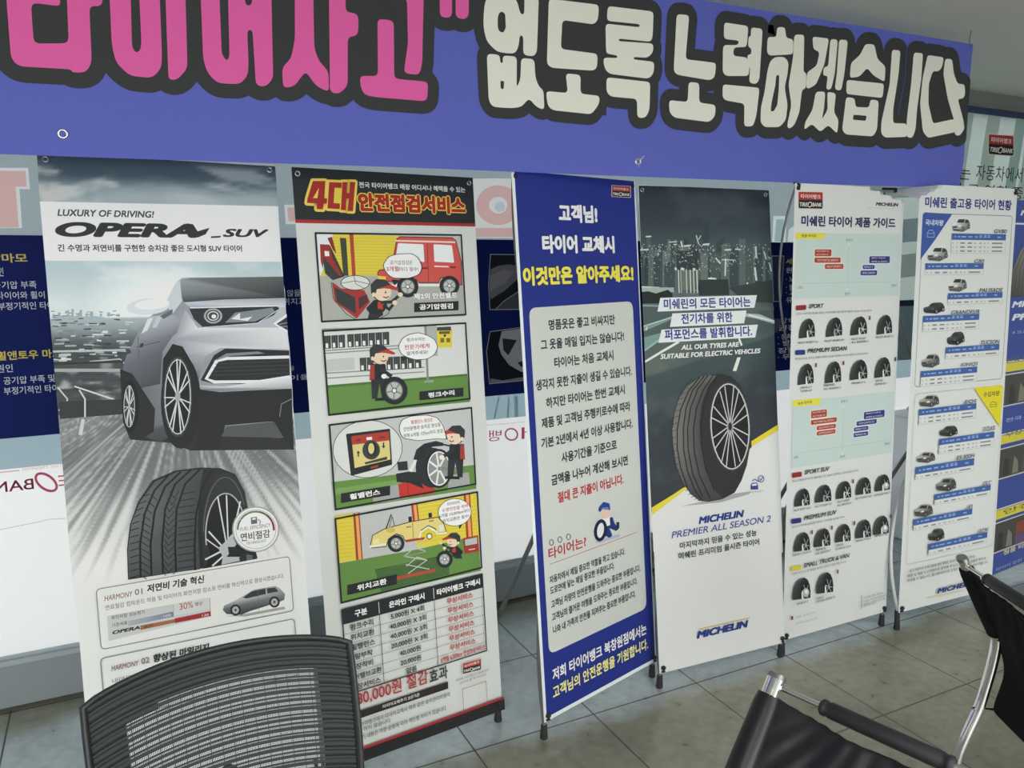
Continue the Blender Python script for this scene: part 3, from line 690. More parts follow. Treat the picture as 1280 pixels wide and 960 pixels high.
S.poly(body, [(128,132,142)]*3+[(172,178,184)]*3+[(170,174,184),(170,172,182),(176,178,186),(190,192,196),(120,122,126),(90,92,95),(70,72,74),(60,62,64),(70,72,75),(80,82,86),(84,86,92),(110,112,120),(130,134,142)])
S.poly(E((560,790),(600,690),(690,680),(745,720),(690,770),(650,830),(640,960),(495,990),(490,900),(510,830)), [(120,124,134),(170,174,180),(150,154,164),(128,132,142),(100,104,114),(84,88,96),(62,66,72),(66,70,76),(92,96,104),(112,116,126)])
S.poly(E((565,760),(590,700),(612,695),(590,745)), (196,204,208)); S.poly(E((608,735),(628,690),(650,690),(625,735)), (176,184,188)); S.line(E((548,812),(640,790)), 1, (70,74,80)); S.line(E((552,770),(560,960)), .8, (84,88,96))
S.poly(E((560,800),(575,795),(572,812),(560,815)), (50,52,56)); S.poly(E((505,830),(522,822),(524,836),(505,842)), (60,62,66))
S.poly(E((718,544),(760,536),(1132,531),(1139,616),(900,622),(735,633),(722,600)), [(140,146,148),(104,110,112),(84,88,90),(40,43,46),(46,50,54),(62,66,70),(110,116,120)])
S.poly(E((660,640),(700,560),(720,545),(728,628),(690,680)), (186,192,196)); S.poly(E((735,634),(900,622),(1139,616),(1142,652),(800,656),(770,660)), [(176,180,190),(160,164,174),(150,153,164),(190,193,200),(150,154,166),(150,154,166)])
S.poly(E((740,660),(790,735),(1145,735),(1158,820),(880,816),(820,850),(790,960),(770,960),(720,840),(700,780)), [(150,154,164),(200,203,206),(206,208,210),(196,198,200),(190,193,196),(150,153,160),(80,83,88),(84,87,92),(140,144,154),(140,144,154)])
S.poly(E((755,655),(1110,648),(1116,660),(1095,685),(1030,716),(900,726),(812,734),(775,700)), (42,45,48)); S.poly(E((900,715),(940,675),(1090,655),(1100,672),(1020,710)), (120,126,130)); S.poly(E((925,700),(960,675),(960,700),(1010,690),(990,708)), (206,210,212)); S.line(E((760,656),(1112,648)), 1.2, (214,217,219)); S.line(E((812,734),(1030,717),(1112,664)), 1, (190,193,196))
S.ell(*E((852,688))[0], 11.5, 9.5, (150,154,158)); S.ell(*E((852,688))[0], 9, 7.5, (60,64,68)); S.ring(*E((852,688))[0], 7, 6, 1.2, (205,208,210)); S.ell(*E((855,690))[0], 3, 2.6, (225,227,228))
S.poly(E((1092,718),(1146,680),(1150,756)), (210,213,215)); S.poly(E((1105,720),(1147,692),(1149,745)), (46,48,52)); S.line(E((1115,722),(1148,715)), .8, (150,152,156)); S.line(E((1120,730),(1149,730)), .8, (150,152,156))
S.poly(E((802,945),(855,845),(900,818),(1156,826),(1160,950),(1030,962),(850,958)), (36,38,41)); S.poly(E((818,940),(862,862),(905,852),(1156,846),(1157,858),(908,864),(872,872),(832,938),(860,946),(1040,944),(1159,925),(1160,938),(1040,956),(855,958)), (206,209,211))
S.poly(E((850,870),(905,838),(1030,830),(1060,838),(920,848)), (120,123,126))
for i in range(4): S.line(E((860-i*6,880+i*15),(1156,868+i*16)), .7, (62,64,68))
S.poly(Fc((745,2),(900,10),(1166,-30),(1167,16),(1000,26),(880,30),(800,22)), [(150,153,158),(196,199,202),(206,209,211),(150,152,155),(110,113,116),(130,133,136),(110,112,116)])
S.poly(Fc((800,22),(880,32),(1167,18),(1172,250),(1100,200),(1090,150),(900,165),(880,262),(780,262)), (32,34,36)); S.poly(Fc((885,210),(905,170),(1095,150),(1135,215)), (74,76,77)); S.line(Fc((1165,60),(1125,80),(1118,130)), 1, (120,122,124))
# wheels
S.poly(Fc((480,-60),(530,-40),(620,100),(615,190),(560,225),(520,222),(492,150)), (34,36,38)); S.ell(163, 508, 10.5, 33, (22,24,26)); S.ell(161.5, 508, 7.5, 27, (52,55,58))
S.poly(E((648,960),(652,860),(690,800),(730,810),(770,880),(790,960)), (30,32,34)); S.ell(226, 502, 25, 59, (30,32,33)); S.ell(222, 496, 18, 50, (58,61,64)); S.ell(222, 496, 16.5, 47, (24,26,28))
for cx, cy, rx, ry, n in ((222, 496, 16.5, 47, 7), (161.5, 508, 7, 26, 7)):
    for i in range(n):
        th = 2*pi*i/n+.3
        for d in (-.13, .13):
            S.line([(cx+rx*.15*cos(th), cy+ry*.15*sin(th)), (cx+rx*cos(th+d), cy+ry*sin(th+d))], 1.5 if rx > 10 else .9, (190,193,196))
    S.ring(cx, cy, rx, ry, 1.3 if rx > 10 else .8, (176,180,182)); S.ell(cx, cy, rx*.2, ry*.16, (150,152,156))
# door mirror
S.ell(185, 383.5, 27, 10, (196,203,206), -4); S.ell(190, 380.5, 22, 6.5, (218,224,226), -5); S.poly(E((640,690),(690,660),(690,680),(655,700)), (90,94,98))
S.begin('header_band', 'pale band behind the headline')
S.poly([(49.6,252),(347.4,258),(351,327.5),(53.6,326)], [(236,240,238),(222,228,226),(222,228,226),(236,240,238)])
S.begin('headline', 'bold black headline lettering')
S.text('LUXURY OF DRIVING!', E((230,292))[0], E((618,294))[0], 8.8, (66,68,70), .035, .22)
S.text('OPERA', E((222,375))[0], E((790,375))[0], 18.5, (44,46,47), .055, .25, 5)
S.poly(E((745,318),(772,322),(790,350),(838,336),(822,362),(790,375),(765,366)), (44,46,47))
S.poly(E((845,370),(884,368),(880,375),(842,377)), (44,46,47))
S.text('SUV', E((890,373))[0], E((1078,375))[0], 10.5, (44,46,47), .045, .3)
S.text('긴 수명과 저연비를 구현한 승차감 좋은 도시형 SUV 타이어', E((232,434))[0], E((968,430))[0], 9, (52,54,55), .034)
S.begin('printed_tyre', 'large photo of a tyre tread and alloy wheel')
trd = Fc((512,782),(508,660),(520,560),(552,470),(610,385),(700,346),(800,334),(880,336),(940,360),(978,430),(992,500),(1005,600),(1028,690),(1028,702),(905,722))
S.poly(trd, (36,38,39))
S.poly(Fc((515,775),(512,660),(526,555),(560,470),(620,390),(712,350),(812,340),(800,420),(790,560),(800,740)), [(70,72,74),(84,86,88),(92,94,96),(88,90,92),(76,78,80),(70,72,74),(62,64,66),(56,58,60),(60,62,64),(64,66,68)])
for pts in (((562,768),(560,640),(578,520),(618,425),(672,366)), ((606,760),(602,640),(618,510),(660,410),(722,352)), ((652,754),(648,640),(660,500),(700,400),(762,344)), ((704,748),(700,640),(706,500),(740,400),(800,340)), ((780,742),(778,640),(784,520),(806,420),(850,340))):
    S.line(Fc(*pts), 2.3, (26,28,29))
for i in range(13):
    y = 430+i*27
    S.line(Fc((522+max(0,(560-y))*.35,y+20),(556+max(0,(520-y))*.45,y+10)), 1.1, (30,32,33)); S.line(Fc((566+max(0,(520-y))*.4,y+12),(600+max(0,(500-y))*.4,y+34)), 1.0, (34,36,37)); S.line(Fc((656+max(0,(500-y))*.35,y),(672+max(0,(500-y))*.35,y+26),(700+max(0,(480-y))*.3,y-2)), .9, (34,36,37)); S.line(Fc((712+max(0,(470-y))*.3,y+10),(778,y)), 1.1, (32,34,35))
sw = S.arc(*Fc((902,590))[0], 30, 73, 165, 395, 30); S.poly([p for p in sw if p[1] < 715]+Fc((905,722),(812,738)), (44,46,47)); S.line(S.arc(*Fc((900,590))[0], 27, 68, 180, 330, 24), 1, (86,88,90))
S.poly([p for p in S.arc(*Fc((905,600))[0], 24, 50, 150, 400, 30)]+Fc((975,700),(822,734)), (26,28,29))
S.line(S.arc(*Fc((902,600))[0], 25, 51, 165, 345, 28), 1.4, (168,170,172))
for a, b, w in (((905,640),(870,450),1.6), ((912,640),(905,445),1.6), ((925,630),(960,470),1.8), ((890,650),(835,590),1.8), ((880,660),(825,620),1.4), ((890,665),(822,700),2.2), ((900,680),(850,725),2.2)): S.line(Fc(a, b), w, (196,198,199))
S.poly(Fc((872,655),(905,625),(925,600),(945,640),(905,690),(990,690),(985,700),(885,722),(890,690)), (170,172,174)); S.poly(Fc((910,650),(950,650),(985,672),(950,685),(915,680)), (34,36,37))
S.poly(Fc((955,695),(975,672),(1026,690),(1028,703),(960,712)), (40,42,43)); S.poly(Fc((985,680),(1010,684),(1008,704),(985,708)), (90,92,94))
S.begin('printed_badge', 'round white fuel badge with green and red arc')
c = Fc((1022,580))[0]
S.ell(*c, 29.5, 28.5, (150,152,152)); S.ell(*c, 27.8, 27, (216,218,216)); S.ring(*c, 25.5, 24.8, .7, (150,152,152))
for a0, a1, q in ((180,210,(120,124,120)), (215,243,(116,132,100)), (247,275,(110,134,84)), (279,303,(96,120,84)), (307,333,(120,76,70)), (336,362,(140,50,46))): S.line(S.arc(c[0], c[1], 22.5, 22, a0, a1, 6), 2.4, q)
S.box(Fc((1004,560))[0], Fc((1026,530))[0], (90,92,92)); S.box(Fc((1008,543))[0], Fc((1021,534))[0], (216,218,216)); S.line(Fc((1030,540),(1040,548),(1038,560)), .9, (90,92,92))
S.text('FUEL EFFICIENCY', Fc((960,585))[0], Fc((1082,572))[0], 4.6, (110,112,112), 0, .1); S.text('연비절감', Fc((962,630))[0], Fc((1080,612))[0], 10.5, (58,60,60), .02); S.text('TECHNOLOGY', Fc((984,640))[0], Fc((1064,632))[0], 3.4, (90,92,92))
S.begin('info_panel', 'white panel with thin grey frame, bar chart and small car')
S.poly(G((382,240),(1120,105),(1160,110),(1172,322),(405,486)), (213,214,211)); 
S.frame(G((405,484))[0], G((1156,112))[0], .0025, (120,122,122), .012)
S.text('HARMONY', G((418,292))[0], G((532,270))[0], 6.6, (120,74,74), .008, .2); S.text('01', G((540,268))[0], G((570,262))[0], 7.5, (96,80,80), .008)
S.text('저연비 기술 혁신', G((588,258))[0], G((818,218))[0], 10.5, (42,44,44), .045, .12)
S.text('연료절감 컴파운드 적용 및 타이어의 회전저항 감소로 연비를 혁신적으로 향상시켰습니다.', G((422,330))[0], G((1135,196))[0], 6.2, (112,113,112), .012)
S.poly(G((428,350),(838,276),(842,350),(434,450)), (186,188,188)); S.poly(G((692,304),(838,276),(840,320),(694,350)), (196,197,196))
S.text('회전저항 성능평가', G((446,368))[0], G((580,338))[0], 5, (70,72,72), .012); S.text('기존제품', G((448,396))[0], G((510,382))[0], 4.6, (70,72,72), .012)
S.poly(G((512,370),(692,332),(694,352),(514,390)), [(160,164,172),(110,120,140),(110,120,140),(160,164,172)]); S.text('100', G((655,356))[0], G((684,350))[0], 3, (220,220,220))
S.poly(G((560,388),(700,362),(700,376),(562,406)), (150,100,70)); S.poly(G((698,360),(842,330),(843,350),(700,378)), (150,46,48)); S.text('130', G((808,354))[0], G((834,348))[0], 3, (230,215,215))
S.text('30%', G((718,328))[0], G((772,314))[0], 8, (158,50,52), 0); S.text('향상', G((780,312))[0], G((810,305))[0], 5, (70,60,60), .01); S.line(G((838,276),(842,352)), .5, (170,80,80)); S.line(G((693,304),(694,352)), .5, (150,150,150))
S.text('OPERA', G((450,426))[0], G((560,400))[0], 4.6, (40,42,42), .05, .25); S.text('SUV', G((575,398))[0], G((615,390))[0], 2.6, (60,50,46), .03, .25)
S.poly(G((900,350),(960,345),(1135,312),(1140,322),(980,352)), (150,151,150))
S.poly(G((890,325),(896,308),(940,288),(985,262),(1015,245),(1100,230),(1118,240),(1138,262),(1136,285),(1120,292),(1000,330),(965,345),(905,342)), [(90,92,96),(140,143,146),(170,173,175),(160,163,166),(120,123,126),(140,143,146),(150,152,155),(120,122,126),(90,92,95),(60,62,64),(70,72,74),(60,62,64),(70,72,75)])
S.poly(G((970,276),(1005,252),(1060,240),(1062,262),(985,280)), (52,55,58)); S.poly(G((1066,240),(1100,236),(1112,252),(1068,260)), (52,55,58)); S.line(G((1030,245),(1034,325)), .5, (90,92,95))
for x, y, r in ((941, 326, 7), (1096, 294, 7)): q = G((x, y))[0]; S.ell(q[0], q[1], r*.95, r, (34,36,37)); S.ell(q[0], q[1], r*.6, r*.66, (160,162,164)); S.ell(q[0], q[1], 1.4, 1.6, (60,62,64))
S.begin('info_panel', 'second white panel, its lower half hidden behind the mesh chair')
S.frame((132, 900), G((1176, 360))[0], .0025, (120,122,122), .012)
S.text('HARMONY', G((446,572))[0], G((556,545))[0], 6.6, (120,74,74), .008, .2); S.text('02', G((566,542))[0], G((598,536))[0], 7.5, (96,80,80), .008)
S.text('향상된 마일리지', G((614,535))[0], G((838,490))[0], 10.5, (42,44,44), .045, .12)
S.text('내마모성 등의 특성을 향상시켜 마일리지를 극대화하였습니다.', G((448,608))[0], G((1150,476))[0], 6, (120,121,120), .004); S.end()

# --- 2: cartoon safety check service
S = stand(2, 'white banner with four cartoon panels, a price table and black bottom bar', (193, 196, 192))
H = crop(350, 200, .234375); I = crop(380, 280, .1875); J = crop(380, 400, .1875); Kc = crop(390, 500, .1875); Mq = crop(400, 600, .1875); Nq = crop(400, 730, .1875)
DK = (36,40,42); YL = (204,186,66); RD = (172,66,58); GR = (92,128,64); LG = (176,178,172); SK = (214,192,168)
S.begin('header_panel', 'black header with red and yellow headline')
S.fill([(0,1.652),(.6,1.652),(.6,1.8),(0,1.8)], (36,40,42)); S.fill([(0,1.642),(.6,1.642),(.6,1.652),(0,1.652)], (150,44,46))
S.text('전국 타이어뱅크 매장 어디서나 혜택을 수 있는', H((422,150))[0], H((988,172))[0], 7.2, (206,206,198), .03)
ed = ((214,190,84), .055)
HP = [(H((175,112),(242,112),(236,203),(252,206),(249,233),(233,233),(229,263),(195,262),(197,232),(143,229),(147,203)), [H((207,148),(199,204),(176,203))]),
 (H((262,118),(330,121),(328,150),(291,148),(286,230),(319,232),(318,262),(253,258)), []), (H((333,118),(359,118),(356,176),(370,176),(373,117),(401,118),(389,273),(361,272),(367,206),(354,206),(351,268),(324,267)), [])]
for P, hl in HP: S.dilate(S.U(P), .0075, (214,190,84))
S.fill(S.U(H((262,118),(340,118),(330,262),(253,258))), (206,186,70))
for P, hl in HP: S.lay += 1; S.poly(P, (150,40,36), hl)
S.text('안전점검서비스', H((418,272))[0], H((992,294))[0], 23, (150,40,36), .06, 0, 5, edge=ed)
def man(x, y, h, flip=1, crouch=False):
    """small cartoon mechanic in cap and overalls; x, y = chin, h = head height in px"""
    q = lambda a, b: (x+a*h*flip, y+b*h)
    if not crouch:
        S.poly([q(-.55,.02), q(.35,.02), q(.45,1.0), q(-.55,1.0)], DK, r=.004); S.poly([q(-.55,.1), q(-.3,.06), q(-.3,1.0), q(-.6,1.0)], (150,58,50), r=.002)
        S.poly([q(-.5,.95), q(.45,.95), q(.5,2.1), q(.15,2.1), q(.0,1.2), q(-.15,2.1), q(-.45,2.1)], (44,48,50)); S.poly([q(-.2,2.05), q(.65,2.02), q(.65,2.2), q(-.3,2.22)], (30,32,34))
        S.line([q(.1,.35), q(.75,.8)], h*.24, (44,48,50)); S.ell(*q(.85,.85), h*.16, h*.15, (214,210,200))
    else:
        S.poly([q(-.65,.62), q(.05,.55), q(.1,.8), q(-.25,1.02), q(-.75,1.0)], (44,48,50), r=.002); S.poly([q(-.4,-.02), q(.25,.0), q(.32,.35), q(.1,.65), q(-.62,.75), q(-.85,.45)], DK, r=.004); S.poly([q(-.2,.08), q(.12,.1), q(.08,.5), q(-.22,.46)], (164,62,52))
        S.line([q(0,.12), q(.55,.1), q(.95,-.25)], h*.17, (44,48,50)); S.ell(*q(1.02,-.3), h*.14, h*.12, SK); S.line([q(.12,.3), q(.42,.5), q(.65,.22)], h*.16, (44,48,50)); S.ell(*q(.72,.14), h*.14, h*.13, SK)
    S.ell(*q(0,-.45), h*.52, h*.5, DK); S.ell(*q(.05,-.42), h*.48, h*.46, SK)
    S.poly([q(-.56,-.35), q(-.6,-.85), q(-.3,-1.15), q(.2,-1.12), q(.5,-.85), q(.5,-.68), q(-.25,-.6), q(-.35,-.25)], (50,54,56), r=.003); S.poly([q(-.1,-.66), q(.5,-.86), q(.95,-.62), q(.85,-.52), q(.4,-.62)], (170,56,48), r=.002)
    S.ell(*q(-.42,-.3), h*.1, h*.12, SK); S.ell(*q(.22,-.42), h*.04, h*.06, DK); S.line([q(.1,-.18), q(.25,-.12), q(.38,-.2)], h*.06, (90,50,40))
def wheel(x, y, r, k=1.0):
    S.ell(x, y, r*k, r, DK); S.ell(x, y, r*.66*k, r*.68, (170,172,168)); S.ring(x, y, r*.66*k, r*.68, r*.08, (90,92,90)); 
    for i in range(5): th = 2*pi*i/5+.4; S.line([(x, y), (x+r*.6*k*cos(th), y+r*.62*sin(th))], r*.09, (110,112,110))
    S.ell(x, y, r*.18*k, r*.18, (214,214,208)); S.ring(x, y, r*.2*k, r*.2, r*.06, DK)
def plate(bl, br, h, t, a=.2, b=.8, c=DK):
    S.poly([bl, br, (br[0], br[1]-h), (bl[0], bl[1]-h)], c); f = lambda q: (bl[0]+(br[0]-bl[0])*q, bl[1]+(br[1]-bl[1])*q-h*.2)
    S.text(t, f(a), f(b), h*.62, (222,222,214), .045)
def bubble(x, y, rx, ry, tail): S.poly(tail, DK); S.ell(x, y, rx+.8, ry+.8, DK); S.ell(x, y, rx, ry, (220,221,217)); S.poly([(tail[0][0]+.6, tail[0][1]), (tail[1][0]-.6, tail[1][1]), (tail[2][0], tail[2][1]-1.6)], (220,221,217))
PANELS = []
def panel(label, bl, tr, bg):
    S.begin('cartoon_panel', label); S.box(bl, tr, bg)
def endpanel(bl, tr): S.frame(bl, tr, .0055, (30,33,35))
# tyre pressure
b, t_ = (402, 402), (576, 294)
panel('cartoon of a mechanic crouching by a red car', b, t_, LG)
S.poly(I((80,62),(640,80),(640,345),(110,350)), YL)
for i in range(13): S.line(I((185,92+i*20),(625,98+i*20)), .5, (182,164,52))
S.poly(I((76,60),(190,65),(190,90),(150,240),(110,345),(85,345)), (206,214,216)); S.poly(I((302,66),(328,66),(344,342),(320,342)), (160,62,50)); S.poly(I((238,92),(280,96),(296,352),(262,350)), (60,64,52))
S.poly(I((104,345),(640,345),(1060,400),(1070,615),(116,655)), (158,160,152))
car = I((490,330),(500,308),(560,300),(600,200),(618,100),(640,85),(985,92),(1012,110),(1048,255),(1052,405),(1000,408),(980,350),(910,360),(895,392),(770,392),(745,370),(600,385),(500,380)); S.poly(car, (186,78,72), r=.004); S.line(car, 1.1, DK, True)
S.poly(I((625,128),(795,135),(802,255),(612,215)), (212,220,222), r=.004); S.poly(I((862,135),(985,142),(1000,258),(868,252)), (212,220,222), r=.004); S.line(I((612,112),(1005,122)), 2.2, (214,190,184)); S.line(I((820,130),(830,390)), .8, (110,40,36)); S.line(I((870,282),(960,285)), 1.6, (228,200,196)); S.line(I((975,288),(1008,290)), 2, (110,40,36)); S.line(I((790,295),(820,295)), 2, (110,40,36))
S.poly(I((490,345),(545,352),(540,395),(500,390)), (222,186,70)); S.line(I((560,410),(770,408),(905,408)), 3, (214,214,208))
c = I((690,418))[0]; wheel(*c, 13.5); c = I((968,412))[0]; wheel(*c, 12.5)
S.poly(I((105,135),(170,140),(270,350),(190,375),(140,330)), (52,56,58)); S.poly(I((105,135),(165,138),(190,230),(250,340),(235,345),(130,220),(125,300),(110,250)), (140,48,46)); S.poly(I((135,180),(165,182),(168,215),(138,215)), (214,214,208)); S.poly(I((155,95),(185,85),(215,200),(190,170)), (120,44,42))
S.poly(I((185,385),(245,430),(400,440),(440,520),(350,632),(205,520)), (150,50,48), r=.003); S.poly(I((200,420),(340,490),(345,600),(220,520)), (50,56,56)); S.poly(I((362,490),(420,470),(425,520),(365,570)), (70,50,50)); c = I((340,392))[0]; S.ell(*c, 18.5, 9.5, DK); S.ell(*c, 17.5, 8.6, (200,202,198)); S.line(I((250,395),(340,380),(430,400)), .8, (90,92,90)); S.line(I((330,345),(345,400),(400,430)), .8, (90,92,90))
S.line(I((180,390),(195,500),(280,600),(350,640),(440,630)), .8, DK); S.line(I((580,540),(560,600),(500,632)), .8, DK)
man(*I((515,508))[0], 23, 1, True)
c = I((655,285))[0]; S.poly(I((580,370),(640,375),(600,410)), DK); S.poly(I((520,275),(560,215),(620,198),(720,195),(765,225),(790,290),(770,340),(700,365),(590,365),(545,330)), DK, r=.01); S.poly(I((525,275),(563,219),(622,202),(718,199),(760,228),(784,290),(765,336),(698,360),(592,360),(549,327)), (220,221,217), r=.01)
S.text('공기압점검은', I((572,272))[0], I((722,270))[0], 5.2, DK, .005); S.text('3개월', I((548,318))[0], I((632,316))[0], 6.6, (170,50,48), .02); S.text('마다 필수!', I((636,316))[0], I((762,314))[0], 5.2, DK, .005)
S.text('제2의 안전벨트', I((730,502))[0], I((1022,498))[0], 8, (228,228,220), .055, 0, 3, edge=(DK, .03)); plate(I((732,588))[0], I((1028,575))[0], 11.5, '공기압점검', .12, .88)
endpanel(b, t_)
# puncture repair
b, t_ = (410.5, 518.5), (581, 404)
panel('cartoon of a mechanic rolling a tyre in a store room', b, t_, (196,198,195))
S.poly(J((150,435),(1085,358),(1105,545),(160,640)), GR); S.poly(J((150,435),(1085,358),(1087,372),(151,452)), (72,104,52))
S.poly(J((795,35),(880,38),(890,240),(820,240)), (160,162,160)); S.poly(J((800,40),(815,40),(830,400),(815,400)), (126,128,128)); S.poly(J((800,405),(860,400),(862,414),(798,418)), (140,142,142))
for x0, y0, x1, y1 in ((120,62,800,40), (130,205,790,160), (140,222,620,190), (145,355,800,315), (150,388,800,345)): S.line(J((x0,y0),(x1,y1)), 1.5, (128,130,128))
for x0, n, y in ((132,3,148), (285,6,138), (368,2,295), (545,5,290)):
    for i in range(n):
        x = x0+i*47; yy = y-i*3; S.poly(J((x,yy-42),(x+44,yy-45),(x+46,yy+42),(x+4,yy+45)), (56,60,60)); S.line(J((x+14,yy-42),(x+16,yy+42)), .5, (90,93,92)); S.line(J((x+29,yy-42),(x+31,yy+42)), .5, (90,93,92)); S.poly(J((x+10,yy+8),(x+26,yy+7),(x+28,yy+38),(x+11,yy+39)), (216,218,214))
S.box(J((150,345))[0], J((330,250))[0], (178,180,178)); S.poly(J((880,70),(985,66),(982,182),(888,184)), YL); S.poly(J((882,48),(975,44),(978,70),(882,72)), (60,64,62)); S.poly(J((905,120),(930,120),(930,150),(905,150)), (110,100,44)); S.poly(J((945,120),(970,120),(970,148),(945,148)), (110,100,44)); S.poly(J((895,76),(968,74),(968,92),(896,94)), (90,84,44)); S.ell(*J((935,104))[0], 1.6, 1.6, DK)
man(*J((500,290))[0], 21, 1)
wheel(*J((598,470))[0], 17.5, .95); S.ell(*J((530,375))[0], 3.5, 3, (220,220,214))
S.poly(J((640,245),(700,250),(655,272)), DK)
bub = J((620,180),(650,120),(700,92),(760,82),(820,100),(870,130),(890,180),(870,230),(820,262),(740,268),(680,250),(640,225)); S.poly(bub, DK, r=.008); c = J((755,176))[0]; S.poly([(c[0]+(x-c[0])*.965, c[1]+(y-c[1])*.955) for x, y in bub], (221,222,218), r=.008)
S.text('펑크수리는', J((680,142))[0], J((805,140))[0], 4.6, DK, .01); S.text('전문가에게', J((665,196))[0], J((832,190))[0], 6, (170,50,48), .02); S.text('맡겨주세요!', J((682,234))[0], J((822,228))[0], 5, DK, .01)
plate(J((765,535))[0], J((1058,508))[0], 11, '펑크수리', .2, .8)
endpanel(b, t_)
# wheel balance
b, t_ = (418.5, 636.5), (588, 509.5)
panel('cartoon of a wheel balancing machine with screen', b, t_, (178,180,179))
S.poly(Kc((110,170),(400,130),(200,330),(130,560),(115,300)), (168,170,168)); S.poly(Kc((130,545),(600,490),(1085,430),(1090,590),(150,735)), GR); S.poly(Kc((145,590),(560,530),(600,560),(400,600),(152,630)), (110,146,80)); S.poly(Kc((400,590),(600,555),(640,650),(405,690)), (150,152,150)); S.poly(Kc((910,500),(1040,480),(1050,570),(900,600)), (150,152,150))
c = Kc((366,325))[0]; S.ell(*c, 43.8, 36.2, DK, -6); S.ell(*c, 43, 35.4, (196,198,195), -6)
S.poly(Kc((222,225),(515,190),(530,430),(255,505)), DK, r=.004); S.poly(Kc((258,240),(508,208),(518,395),(280,452)), (198,184,118)); S.poly(Kc((258,240),(508,208),(511,268),(262,298)), (160,58,48)); S.text('OK', Kc((285,278))[0], Kc((325,274))[0], 3.4, DK, .03); S.text('ON', Kc((440,260))[0], Kc((482,255))[0], 3.4, DK, .03); S.poly(Kc((358,248),(395,244),(396,264),(360,266)), (220,220,214))
c = Kc((390,332))[0]; S.ell(*c, 11, 12, (56,60,60)); S.ell(*Kc((395,326))[0], 6.5, 9, DK); S.ell(*Kc((390,322))[0], 3.8, 6.8, (198,184,118)); S.poly(Kc((345,415),(495,375),(497,395),(350,428)), (60,62,60))
for x, y, d in ((304,356,1), (472,302,-1)): S.line(Kc((x,y+18*d),(x,y-6*d)), 1.6, DK); S.poly(Kc((x-12,y-3*d),(x+12,y-3*d),(x,y-20*d)), DK)
S.poly(Kc((385,445),(435,432),(436,445),(388,456)), (150,60,54))
S.poly(Kc((570,560),(690,530),(830,600),(790,625),(580,655)), (176,52,46)); S.line(Kc((632,550),(640,645)), .7, (110,34,32)); S.poly(Kc((555,490),(640,475),(700,480),(740,590),(640,550),(560,545)), (40,44,46)); S.poly(Kc((562,412),(630,405),(635,465),(570,470)), (40,50,46))
S.poly(Kc((640,470),(675,400),(700,400),(660,480)), (206,206,200)); c = Kc((840,455))[0]; S.ell(c[0]-8, c[1]-1, 21, 25, (42,46,48)); S.ell(*c, 17, 24.5, DK); S.ell(*c, 14.2, 21.5, (220,220,216)); S.ell(*c, 13, 20, (130,132,132))
for i in range(7): th = 2*pi*i/7; S.line([(c[0], c[1]), (c[0]+12.5*cos(th), c[1]+19.5*sin(th))], 2.6, (206,207,204))
S.poly(Kc((670,395),(690,330),(740,290),(820,272),(870,285),(868,305),(800,310),(745,345),(715,400)), (40,44,46)); S.line(Kc((840,455),(955,462)), 4.5, (120,122,122)); S.line(Kc((870,295),(935,310)), 2, DK)
man(*Kc((950,290))[0], 20, -1)
S.poly(Kc((840,225),(880,200),(900,265)), DK); bub = Kc((572,180),(590,130),(650,105),(760,97),(830,115),(870,170),(895,262),(820,258),(700,272),(600,255),(578,220)); S.poly(bub, DK, r=.008); c = Kc((735,185))[0]; S.poly([(c[0]+(x-c[0])*.97, c[1]+(y-c[1])*.955) for x, y in bub], (214,215,212), r=.008)
S.text('휠밸런스 점검은', Kc((655,160))[0], Kc((800,142))[0], 4.8, (170,50,48), .015); S.text('안전운행과 승차감 향상을', Kc((605,206))[0], Kc((852,176))[0], 5, DK, .008); S.text('위해 6개월 1만km마다 점검', Kc((605,250))[0], Kc((865,218))[0], 5, DK, .008)
plate(Kc((188,685))[0], Kc((515,632))[0], 12, '휠밸런스', .18, .8)
endpanel(b, t_)
# rotation
b, t_ = (425.5, 752.5), (595, 614.5)
panel('cartoon of a yellow car on a red scissor lift', b, t_, (176,178,176))
S.poly(Mq((98,235),(215,220),(240,530),(120,550)), YL); S.poly(Mq((600,155),(1035,75),(1062,400),(640,450)), YL)
for i in range(11):
    S.line(Mq((108,265+i*25),(225,250+i*25)), .5, (184,166,54)); S.line(Mq((640,165+i*25),(1040,95+i*25)), .5, (184,166,54))
for x, y, h_ in ((215,220,310), (600,155,200), (950,90,320)): S.poly(Mq((x,y),(x+14,y-2),(x+36,y+h_),(x+20,y+h_)), (150,62,44)); S.poly(Mq((x+14,y-2),(x+34,y-6),(x+56,y+h_-4),(x+36,y+h_)), (212,150,84)); S.poly(Mq((x+34,y-6),(x+42,y-8),(x+64,y+h_-6),(x+56,y+h_-4)), (150,62,44))
S.poly(Mq((122,552),(640,460),(1045,365),(1065,600),(135,810)), GR); S.poly(Mq((360,595),(560,560),(770,510),(850,520),(855,625),(400,740)), (66,96,52)); S.line(Mq((360,595),(770,510),(860,500)), .6, DK)
car = Mq((330,430),(345,365),(420,325),(435,320),(600,275),(780,245),(820,290),(835,345),(775,350),(760,320),(715,300),(670,330),(655,385),(560,400),(545,370),(500,355),(450,390),(435,440),(340,450)); S.poly(car, (206,190,118), r=.003); S.line(car, 1, DK, True)
